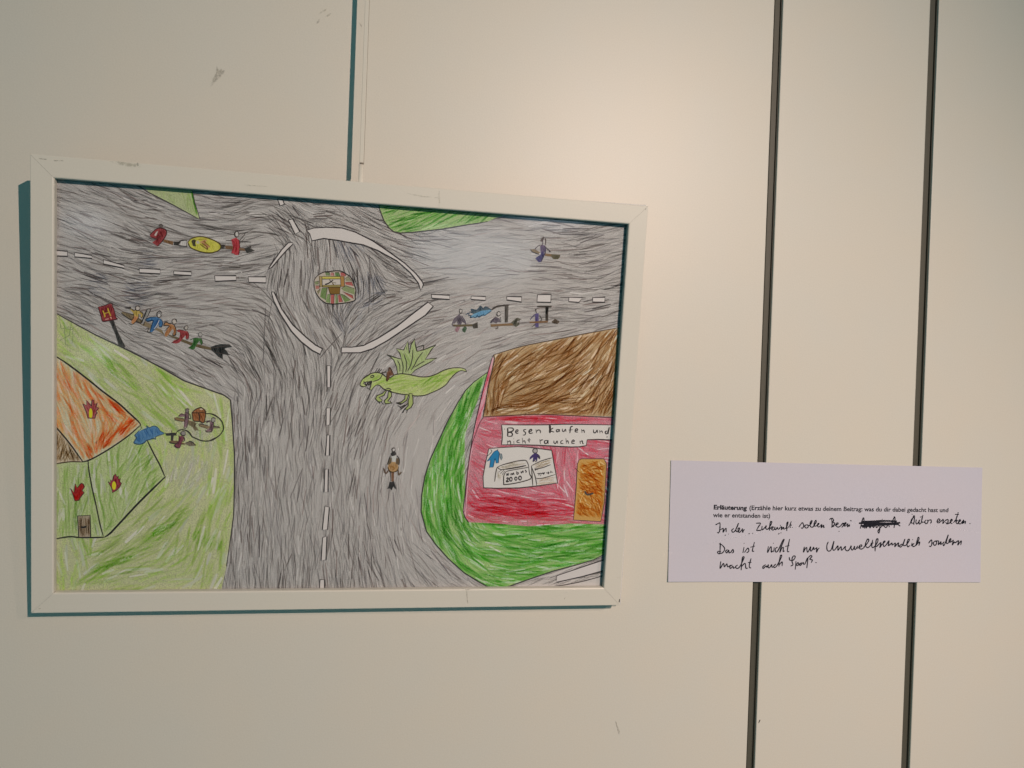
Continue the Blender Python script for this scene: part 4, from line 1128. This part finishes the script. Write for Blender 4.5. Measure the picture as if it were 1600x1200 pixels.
item('drawn_rider', SHEET, [(A(132, 110, 74), z7([(1110, 445), (1140, 428), (1250, 455), (1330, 480), (1240, 500), (1120, 470)])), (A(118, 108, 80), z7([(1320, 460), (1380, 465), (1420, 450), (1440, 490), (1330, 500)])), (MAUVE, z7([(1280, 385), (1340, 375), (1310, 530), (1230, 545), (1220, 525), (1275, 490)])), (A(150, 146, 138), z7(ellipse(1330, 360, 26, 36, 20)))],
     [(1.0, A(66, 50, 56), z7([(1200, 390), (1285, 380), (1210, 410)])), (1.1, A(66, 50, 56), z7([(1340, 390), (1310, 530), (1225, 548), (1215, 520)])), (1.0, DKB, z7(ellipse(1330, 360, 27, 38, 20))), (1.0, DKB, z7([(1110, 445), (1140, 428), (1250, 450)])), (1.0, DKB, z7([(1110, 450), (1240, 502)])), (1.0, DKB, z7([(1330, 460), (1410, 475), (1440, 490)]))], 'mauve firefighter inside the hose loop', base=330)
item('drawn_rider', SHEET, [(A(110, 84, 54), z7([(642, 700), (680, 680), (790, 690), (900, 735), (880, 748), (660, 722)])), (A(116, 104, 84), z7([(880, 730), (980, 702), (1020, 720), (1065, 762), (960, 770)])), (A(124, 52, 74), z7([(795, 620), (850, 605), (880, 660), (830, 720), (805, 790), (780, 795), (730, 765), (785, 710)])), (A(136, 130, 128), z7(ellipse(862, 572, 32, 34)))],
     [(1.1, A(70, 40, 52), z7([(800, 600), (800, 690), (725, 765), (800, 798), (835, 720)])), (1.0, DKB, z7(ellipse(862, 572, 33, 36))), (1.1, DKB, z7([(870, 620), (885, 680), (850, 700)])), (1.1, DKB, z7([(642, 705), (680, 725), (780, 740)])), (1.0, DKB, z7([(900, 720), (980, 702), (1065, 762)]))], 'firefighter in dark pink holding the hose', base=560)
# dragon
z8 = Z(550, 520, 8.42)
body = z8([(105, 680), (125, 635), (160, 590), (240, 542), (320, 522), (400, 542), (450, 582), (500, 592), (560, 555), (640, 540), (720, 545), (800, 560), (900, 580), (1000, 578), (1100, 548), (1200, 497), (1300, 467), (1400, 460), (1480, 475), (1512, 514), (1440, 497), (1370, 530), (1300, 600), (1240, 680), (1150, 742),
           (1060, 782), (960, 822), (850, 832), (760, 820), (640, 805), (530, 780), (470, 745), (420, 742), (370, 697), (330, 686), (290, 712), (255, 757), (232, 745), (245, 700), (258, 655), (200, 645), (150, 660), (190, 700), (150, 712), (115, 700)])
wing = z8([(600, 545), (588, 450), (550, 360), (500, 312), (460, 290), (560, 322), (650, 347), (630, 272), (582, 207), (680, 228), (735, 112), (755, 272), (775, 162), (825, 78), (832, 150), (858, 245), (940, 225), (1105, 160), (1040, 232), (965, 350), (1120, 332), (1030, 387), (930, 440), (835, 490), (775, 552)])
wb = Draw()
wb.fill(wing, A(160, 172, 126), 0.66)
wb.hatch(wing, 75, 70, (10, 36), (1.4, 2.6), [(150, 162, 114), (160, 170, 128), (142, 158, 102)], (0.4, 0.6), 10)
wb.line(wing, 1.3, A(56, 54, 46), 1, False, True)
for pts in ([(600, 365), (628, 430), (630, 510)], [(650, 345), (672, 440), (665, 545), (645, 592)], [(680, 275), (715, 380), (718, 460), (705, 515)], [(800, 228), (795, 330), (770, 430), (730, 505)], [(930, 255), (860, 350), (820, 430), (780, 490)],
            [(955, 372), (890, 410), (820, 455)], [(720, 185), (722, 225)], [(840, 200), (940, 165), (935, 228)], [(835, 180), (850, 240)], [(765, 555), (735, 620)]):
    wb.line(z8(pts), 1.2, A(56, 54, 46), 1)
dg = Draw(220)
dg.fill(body, A(172, 182, 124), 0.66)
dg.hatch(body, field([(600, 600, -10), (640, 605, -15), (680, 600, -35), (710, 580, -30), (580, 590, -30)]), 120, (10, 36), (1.6, 3.0), [(154, 170, 98), (146, 166, 88), (164, 176, 118), (136, 162, 74)], (0.4, 0.6), 8)
dg.hatch(z8([(860, 590), (1100, 555), (1260, 510), (1260, 620), (1000, 680), (860, 780)]), -28, 26, (14, 36), (1.6, 2.8), [(124, 158, 60), (134, 164, 72)], (0.4, 0.6), 8)
dg.hatch(z8([(760, 690), (880, 650), (900, 670), (800, 740)]), -20, 10, (8, 20), (1.4, 2.2), [(180, 182, 160)], (0.9, 1), 8)
dg.line(body[:20], 1.3, A(54, 50, 44), 1, True)
dg.line(body[19:36], 1.3, A(54, 50, 44), 1, True)
dg.line(body[35:] + [body[0]], 1.3, A(54, 50, 44), 1, False)
dg.line(z8([(400, 545), (375, 595), (330, 625), (275, 640)]), 1.2, A(54, 50, 44), 1)
for pts, wd in (([(240, 575), (265, 560), (290, 572), (262, 590), (240, 578)], 1.2), ([(300, 530), (335, 465)], 1.4), ([(330, 525), (365, 470)], 1.6), ([(350, 525), (395, 480)], 1.6), ([(390, 530), (450, 515)], 1.4), ([(395, 545), (440, 580)], 1.2), ([(150, 640), (170, 650)], 1.4),
                ([(175, 660), (190, 690), (205, 655)], 1.1), ([(205, 655), (225, 690), (240, 640)], 1.2), ([(195, 720), (235, 748)], 1.4), ([(215, 650), (260, 640), (235, 680)], 1.6), ([(150, 605), (180, 580), (240, 545)], 1.2)):
    dg.line(z8(pts), wd, A(50, 46, 44), 1)
dgo = dg.build('drawn_dragon', SHEET, label='green winged dragon with an open mouth')
wb.build('drawn_wing', dgo)
d = Draw(300)
for pts in ([(430, 745), (480, 730), (515, 745), (490, 760), (440, 755)], [(440, 760), (400, 800), (330, 825), (308, 870), (360, 920), (400, 890), (355, 850), (420, 825), (450, 770)], [(480, 770), (520, 790), (522, 835), (470, 900), (520, 925), (440, 935), (425, 895), (470, 850)],
            [(700, 815), (695, 870), (650, 910), (580, 920), (660, 930), (720, 890), (745, 820)], [(750, 800), (790, 800), (800, 850), (805, 930), (780, 980), (720, 1020), (700, 1000), (740, 960), (740, 890), (755, 850)]):
    d.fill(z8(pts), A(146, 158, 98), 0.9)
    d.line(z8(pts), 1.2, A(54, 50, 44), 1, False, True)
for pts in ([(360, 900), (365, 935)], [(380, 900), (415, 945)], [(500, 900), (530, 930)], [(600, 960), (640, 975)], [(630, 990), (660, 970), (700, 950)], [(640, 1010), (690, 970), (735, 930)], [(665, 1055), (690, 1010), (720, 980)], [(715, 1060), (735, 1010)], [(580, 920), (620, 935), (650, 945)]):
    d.line(z8(pts), 1.4, A(50, 46, 44), 1)
d.build('drawn_legs', dgo)
item('drawn_rider', SHEET, [(A(118, 72, 44), z8([(460, 520), (480, 500), (500, 485), (520, 500), (548, 552), (500, 570), (470, 635), (458, 600)])), (A(120, 100, 84), z8(ellipse(495, 475, 16, 24)))], [(1.1, DKB, z8([(455, 520), (395, 520)])), (1.1, A(66, 44, 34), z8([(480, 500), (490, 455), (515, 490), (550, 550)])), (1.1, A(66, 44, 34), z8([(462, 530), (460, 640), (495, 580)]))], 'brown rider on the neck of the dragon', base=330)
# rider seen from above on the lower road
z9 = Z(580, 680, 12)
item('drawn_rider', SHEET, [(A(118, 78, 46), z9([(375, 680), (430, 680), (425, 870), (380, 870)])), (A(40, 38, 40), z9([(345, 870), (380, 880), (425, 860), (450, 930), (475, 1015), (440, 1000), (410, 960), (385, 1035), (350, 1000), (300, 1010), (330, 940)])),
                            (A(172, 132, 76), z9(ellipse(412, 595, 98, 98))), (A(96, 82, 58), z9([(300, 545), (330, 470), (365, 420), (388, 440), (375, 520), (330, 560)])), (A(96, 76, 50), z9([(470, 430), (525, 440), (530, 500), (520, 560), (460, 540)])), (A(186, 188, 186), z9([(385, 400), (475, 380), (455, 500), (400, 505)])), (A(52, 48, 48), z9([(362, 345), (395, 315), (455, 310), (475, 360), (440, 385), (385, 395)])), (A(186, 182, 180), z9(ellipse(420, 272, 28, 34)))],
     [(1.2, DKB, z9(ellipse(420, 275, 31, 36))), (1.2, A(70, 54, 36), z9(ellipse(412, 595, 100, 98)[:10])), (1.1, DKB, z9([(365, 380), (340, 450), (300, 545)])), (1.1, DKB, z9([(480, 380), (530, 450), (525, 560)])), (2.2, A(86, 68, 56), z9([(235, 620), (260, 700), (290, 710), (320, 660)])), (2.0, A(92, 78, 64), z9([(505, 640), (520, 740), (565, 690)])), (1.1, DKB, z9([(365, 690), (365, 860)])), (1.0, A(130, 90, 40), z9([(385, 580), (440, 620), (400, 660)]))], 'tan rider seen from above on the lower road')

# ------------------------------------------------------------------ explanation card on the wall
cc = [hmap(HW, p) for p in ((1048, 719), (1534.5, 730.5), (1531, 909.5), (1043, 908.5))]


def lift(s, t):
    """how far the paper stands off the wall (s to the right, t upwards, 0..1)"""
    low = max(0.0, 1 - t / 0.35) ** 2
    return 0.0004 + low * (0.0006 * (0.35 + 0.65 * abs(2 * s - 1.05) ** 1.5)) + 0.0005 * max(0, 1 - s / 0.15) ** 2


NX, NZ = 40, 16
vs, fs = [], []
for side in (0, 1):
    for j in range(NZ + 1):
        for i in range(NX + 1):
            s, t = i / NX, j / NZ
            bt = [(1 - s) * cc[3][k] + s * cc[2][k] for k in (0, 1)]
            tp = [(1 - s) * cc[0][k] + s * cc[1][k] for k in (0, 1)]
            vs.append(((1 - t) * bt[0] + t * tp[0], -lift(s, t) + side * 0.00018, (1 - t) * bt[1] + t * tp[1]))
N1 = (NX + 1) * (NZ + 1)
ix_ = lambda i, j, s=0: s * N1 + j * (NX + 1) + i
for j in range(NZ):
    for i in range(NX):
        fs.append((ix_(i, j), ix_(i + 1, j), ix_(i + 1, j + 1), ix_(i, j + 1)))
        fs.append((ix_(i, j, 1), ix_(i, j + 1, 1), ix_(i + 1, j + 1, 1), ix_(i + 1, j, 1)))
for i in range(NX):
    fs.append((ix_(i, 0), ix_(i, 0, 1), ix_(i + 1, 0, 1), ix_(i + 1, 0)))
    fs.append((ix_(i, NZ), ix_(i + 1, NZ), ix_(i + 1, NZ, 1), ix_(i, NZ, 1)))
for j in range(NZ):
    fs.append((ix_(0, j), ix_(0, j + 1), ix_(0, j + 1, 1), ix_(0, j, 1)))
    fs.append((ix_(NX, j), ix_(NX, j, 1), ix_(NX, j + 1, 1), ix_(NX, j + 1)))
me = bpy.data.meshes.new('explanation_card')
me.from_pydata(vs, [], fs)
for p in me.polygons:
    p.use_smooth = False
CARD = link('explanation_card', me, M_CARD)
tag(CARD, 'white paper card with printed and handwritten German text, stuck across the two dark joints', 'text card')

ctop, cbot = cc[0][1], cc[3][1]


def on_card(x, z):
    s = (x - cc[0][0]) / (cc[1][0] - cc[0][0])
    t = (z - cbot) / (ctop - cbot)
    return -lift(s, min(1, max(0, t))) - 0.00006


def ink(name, strokes, width):
    vs, fs = [], []
    k = 0
    for wd, pts in strokes:
        P = smooth_path(pts, 5)
        b0 = len(vs)
        n = len(P)
        for i, p in enumerate(P):
            a = P[max(i - 1, 0)]; b = P[min(i + 1, n - 1)]
            dx, dy = b[0] - a[0], b[1] - a[1]
            L = math.hypot(dx, dy) or 1
            hw = 0.5 * width * wd * (0.75 + 0.25 * min(1, min(i, n - 1 - i) / 3)) * (1 + 0.12 * math.sin(i * 0.9 + b0))
            for s in (1, -1):
                x, z = hmap(HW, (p[0] - dy / L * hw * s, p[1] + dx / L * hw * s))
                vs.append((x, on_card(x, z) - k * 4e-7, z))
        for i in range(n - 1):
            a = b0 + 2 * i
            fs.append((a, a + 1, a + 3, a + 2))
        k += 1
    me = bpy.data.meshes.new(name)
    me.from_pydata(vs, [], fs)
    return link(name, me, M_INK, CARD)


h1 = Z(1040, 710, 6.154)
h2 = Z(1280, 715, 6.154)
g1, g2, g3, g4 = Z(1110, 808, 20), Z(1175, 805, 20), Z(1240, 805, 16), Z(1410, 795, 14.545)
g5, g6, g7, g8 = Z(1240, 830, 14.545), Z(1340, 830, 14.545), Z(1440, 830, 22.857), Z(1115, 865, 9.412)
HAND = [
    (g1, [[(155, 240), (220, 205), (290, 182), (292, 300), (280, 420), (265, 470), (235, 490), (205, 465)], [(290, 405), (385, 350), (395, 400), (390, 470), (430, 400), (475, 345), (485, 400), (490, 465)],
          [(440, 575), (475, 550)], [(552, 522), (570, 530)], [(725, 355), (680, 380), (660, 420), (680, 460), (730, 455), (790, 380), (872, 185), (815, 320), (790, 400), (820, 455), (870, 430), (908, 370), (890, 330), (860, 365), (865, 440), (900, 475), (960, 410), (1000, 350)],
          [(995, 350), (1000, 475), (1030, 410), (1060, 380)], [(1180, 520), (1230, 510)], [(1300, 505), (1325, 498)]]),
    (g2, [[(120, 250), (258, 250), (200, 350), (130, 480)], [(130, 480), (270, 478)], [(170, 470), (330, 452)], [(310, 335), (300, 420), (318, 455), (370, 410), (440, 325), (425, 400), (450, 440), (500, 420), (560, 330), (605, 240), (600, 190), (570, 205), (550, 300), (540, 480)],
          [(545, 430), (620, 360), (660, 375), (600, 430), (650, 460), (700, 430)], [(715, 355), (700, 420), (730, 447), (790, 375), (790, 420), (830, 430), (870, 380)], [(870, 375), (920, 360), (905, 450), (980, 370), (985, 430), (1040, 410)],
          [(1040, 415), (1090, 330), (1118, 220), (1092, 220), (1075, 320), (1080, 490)], [(1080, 420), (1150, 350)], [(1220, 185), (1182, 320), (1190, 395)], [(1150, 310), (1240, 305)], [(1240, 384), (1262, 386)], [(876, 300), (884, 330)], [(810, 592), (850, 562)], [(880, 552), (912, 545)]]),
    (g3, [[(125, 295), (205, 188), (245, 240), (235, 300), (205, 325), (185, 305)], [(330, 235), (290, 250), (275, 290), (310, 320), (355, 295), (355, 250), (320, 235)], [(250, 270), (300, 245)],
          [(350, 255), (400, 245), (450, 170), (452, 135), (428, 145), (405, 220), (420, 285), (470, 295), (520, 230), (562, 160), (545, 128), (515, 180), (505, 250), (530, 272), (580, 255), (628, 215), (610, 200), (585, 250), (610, 290), (650, 280)], [(650, 280), (700, 230), (680, 310), (740, 250), (745, 305), (768, 290)],
          [(890, 110), (930, 75), (975, 85), (995, 130), (960, 170), (1020, 195), (1005, 240), (930, 300)], [(945, 90), (955, 200), (950, 290)], [(930, 300), (1010, 275)], [(1020, 255), (1100, 220), (1100, 190), (1060, 205), (1055, 260), (1100, 295), (1160, 270), (1232, 195), (1240, 250), (1195, 305)],
          [(1210, 280), (1290, 220), (1300, 180), (1265, 205), (1265, 270), (1310, 250)], [(1310, 250), (1345, 215), (1340, 290), (1390, 235), (1385, 285)], [(1405, 130), (1442, 140)], [(1122, 392), (1136, 412)]]),
    (g4, [[(135, 380), (190, 290), (258, 150), (262, 250), (250, 362)], [(250, 180), (190, 260), (205, 325), (260, 310)], [(310, 240), (300, 310), (320, 345), (360, 300), (382, 248), (370, 315), (388, 345), (430, 300)], [(460, 135), (435, 240), (430, 300), (500, 300)], [(390, 185), (462, 180)],
          [(530, 250), (500, 290), (520, 335), (560, 320), (575, 270), (540, 250)], [(575, 265), (640, 250), (648, 290), (630, 335)], [(205, 120), (225, 122)],
          [(785, 290), (840, 265), (835, 230), (800, 240), (780, 290), (810, 320), (860, 290), (922, 240), (910, 330), (960, 270)], [(960, 270), (1022, 240), (1030, 290), (1000, 352)], [(975, 300), (1000, 340)], [(1000, 345), (1060, 320), (1122, 260), (1115, 235), (1085, 260), (1090, 320), (1130, 330)],
          [(1262, 75), (1205, 250), (1150, 312)], [(1185, 125), (1278, 128)], [(1170, 270), (1242, 260), (1210, 300), (1240, 340), (1270, 310)], [(1250, 320), (1312, 270), (1300, 245), (1275, 270), (1275, 330), (1320, 335), (1388, 250), (1360, 335), (1422, 280), (1415, 345)], [(1518, 328), (1538, 340)]]),
    (h1, [[(524, 848), (522, 900), (518, 952), (498, 946), (505, 930), (530, 935)], [(512, 858), (540, 870), (566, 905), (548, 942), (518, 954)], [(594, 912), (575, 930), (586, 946), (604, 918), (608, 946), (622, 940)], [(622, 945), (645, 912), (650, 938), (634, 948)],
          [(752, 890), (741, 946)], [(750, 852), (755, 856)], [(756, 942), (788, 900), (798, 928), (776, 945)], [(852, 842), (832, 925), (850, 928)], [(812, 892), (856, 880)],
          [(986, 882), (978, 942), (1002, 896), (1014, 890), (1014, 938), (1030, 925)], [(1042, 892), (1036, 938)], [(1032, 850), (1036, 856)], [(1074, 890), (1052, 908), (1058, 938), (1080, 920), (1120, 835), (1138, 818), (1106, 895), (1096, 940), (1116, 900), (1130, 895), (1128, 932), (1142, 925)], [(1190, 812), (1168, 925), (1186, 932)], [(1148, 884), (1188, 874)]]),
    (g5, [[(238, 350), (215, 478), (255, 400), (290, 368), (300, 450), (325, 465), (382, 348), (375, 430), (402, 445), (452, 358), (455, 412), (522, 368)], [(522, 360), (515, 478), (545, 410), (580, 375)],
          [(782, 238), (750, 320), (755, 420), (795, 450), (850, 410), (912, 222), (885, 350), (890, 420), (930, 420), (1002, 328), (1000, 432), (1070, 345), (1085, 432), (1172, 342), (1165, 400), (1210, 445), (1260, 410), (1302, 328), (1300, 390), (1335, 425), (1382, 338), (1375, 390), (1400, 412), (1452, 328)],
          [(1430, 388), (1540, 340), (1530, 308), (1490, 330), (1490, 390), (1550, 400), (1610, 352)]]),
    (g6, [[(130, 360), (200, 290), (247, 210), (230, 172), (195, 220), (170, 310), (210, 370), (270, 340), (320, 260)], [(337, 190), (315, 330), (340, 370), (400, 320), (452, 230), (450, 168), (420, 190), (395, 330), (390, 455)], [(290, 270), (356, 265)], [(400, 335), (430, 340), (522, 253), (495, 372), (540, 305), (612, 240), (605, 218), (575, 260), (590, 342), (640, 310), (707, 212), (690, 322), (720, 310), (772, 263), (780, 312), (852, 268), (835, 352), (922, 258), (915, 342), (950, 320)],
          [(1000, 285), (950, 330), (970, 360), (1020, 300), (1068, 172), (1030, 310), (1080, 320), (1130, 270), (1172, 190), (1140, 188), (1115, 270), (1130, 352), (1180, 320)], [(1232, 262), (1210, 338)], [(1238, 194), (1250, 184)], [(1280, 270), (1240, 310), (1255, 345), (1310, 320), (1388, 180), (1370, 138), (1340, 230), (1320, 330)], [(1320, 320), (1402, 238), (1385, 328)]]),
    (g7, [[(235, 430), (290, 350), (342, 308), (355, 400), (345, 490), (300, 545), (255, 520)], [(350, 440), (420, 390)], [(450, 350), (410, 430), (450, 505), (510, 460), (520, 370), (460, 350), (600, 340)], [(602, 338), (585, 482), (682, 368), (670, 472), (720, 430)], [(800, 370), (750, 430), (775, 512), (830, 420), (942, 122), (880, 330), (880, 430), (950, 410), (1032, 300), (1020, 262), (970, 320), (980, 390), (1050, 370), (1128, 306)],
          [(1128, 306), (1085, 492), (1160, 380), (1190, 410), (1312, 332), (1280, 492), (1402, 338), (1385, 492)]]),
    (g8, [[(102, 112), (90, 216), (140, 140), (155, 192), (190, 148), (202, 192), (250, 165)], [(272, 163), (235, 187), (245, 216), (280, 185), (286, 212), (310, 200)], [(350, 165), (320, 187), (335, 216), (380, 190), (443, 60), (425, 48), (410, 120), (400, 242)], [(405, 190), (458, 140), (470, 210), (500, 210)], [(547, 68), (520, 170), (530, 206), (548, 206)], [(500, 130), (552, 125)],
          [(762, 158), (720, 190), (725, 216), (770, 178), (780, 200), (802, 160), (798, 195), (818, 206), (850, 160), (855, 196), (880, 190)], [(912, 150), (880, 182), (892, 202), (930, 170), (997, 40), (980, 28), (960, 120), (955, 188)], [(955, 172), (1002, 118), (1002, 182)],
          [(1108, 48), (1118, 95), (1168, 92), (1197, 45), (1172, 32), (1150, 70), (1150, 120), (1162, 160), (1128, 182)], [(1207, 108), (1195, 232)], [(1200, 182), (1235, 130), (1247, 160), (1215, 178)], [(1292, 128), (1260, 152), (1270, 172), (1312, 128), (1322, 156), (1340, 150)], [(1340, 150), (1382, 58), (1365, 212)], [(1375, 70), (1420, 28), (1442, 40), (1410, 80), (1447, 92), (1430, 132)], [(1492, 128), (1512, 133)]]),
    (h2, [[(392, 682), (412, 600), (426, 582), (432, 682)], [(440, 610), (448, 678), (468, 630), (486, 676), (500, 640)], [(508, 650), (520, 672), (540, 640), (548, 672), (580, 642)], [(582, 640), (578, 700), (570, 724), (562, 706), (578, 680), (610, 650)], [(612, 650), (640, 672), (660, 640), (672, 668)],
          [(690, 650), (718, 570), (726, 600), (716, 676)], [(742, 642), (772, 620), (756, 640), (776, 658)], [(602, 590), (606, 594)]])]
ST = [(1.0, zz_(p)) for zz_, strokes in HAND for p in strokes]
ST += [(1.8, h2(p)) for p in ([(378, 630), (480, 628), (620, 632), (776, 626)], [(396, 656), (470, 650), (600, 640), (762, 640)], [(400, 616), (520, 612), (640, 608), (744, 612)], [(430, 640), (560, 645), (760, 634)], [(410, 668), (440, 660), (520, 655)])]
ink('handwriting', ST, 1.7)

# printed lines: the built-in typeface turned into mesh and laid on the card
def printed(text, p0, p1, height_px, bold=0.0):
    cu = bpy.data.curves.new('printed_text', 'FONT')
    cu.body = text
    cu.offset = bold
    cu.resolution_u = 3
    ob = bpy.data.objects.new('printed_text', cu)
    COL.objects.link(ob)
    dg_ = bpy.context.evaluated_depsgraph_get()
    me = bpy.data.meshes.new_from_object(ob.evaluated_get(dg_))
    bpy.data.objects.remove(ob)
    co = np.array([v.co[:] for v in me.vertices])
    w_ = co[:, 0].max()
    x0, z0 = hmap(HW, p0); x1, z1 = hmap(HW, p1)
    L = math.hypot(x1 - x0, z1 - z0)
    ex = ((x1 - x0) / L, (z1 - z0) / L)
    hx, hz = hmap(HW, (p0[0], p0[1] - height_px))
    sx, sz = L / w_, (hz - z0) / 0.70          # cap height of the typeface is about 0.7
    for v in me.vertices:
        a, b = v.co.x * sx, v.co.y * sz
        x, z = x0 + ex[0] * a - ex[1] * b, z0 + ex[1] * a + ex[0] * b
        v.co = (x, on_card(x, z), z)
    me.materials.clear()
    return link('printed_text', me, M_INK, CARD)


printed('Erläuterung', h1([(457, 527)])[0], h1([(779, 534)])[0], 6.9, 0.04)['label'] = 'bold printed heading word'
printed('(Erzähle hier kurz etwas zu deinem Beitrag: was du dir dabei gedacht hast und', h1([(800, 533)])[0], h2([(1238, 524)])[0], 6.9, 0.022)
printed('wie er entstanden ist)', h1([(455, 602)])[0], h1([(1002, 610)])[0], 6.9, 0.022)
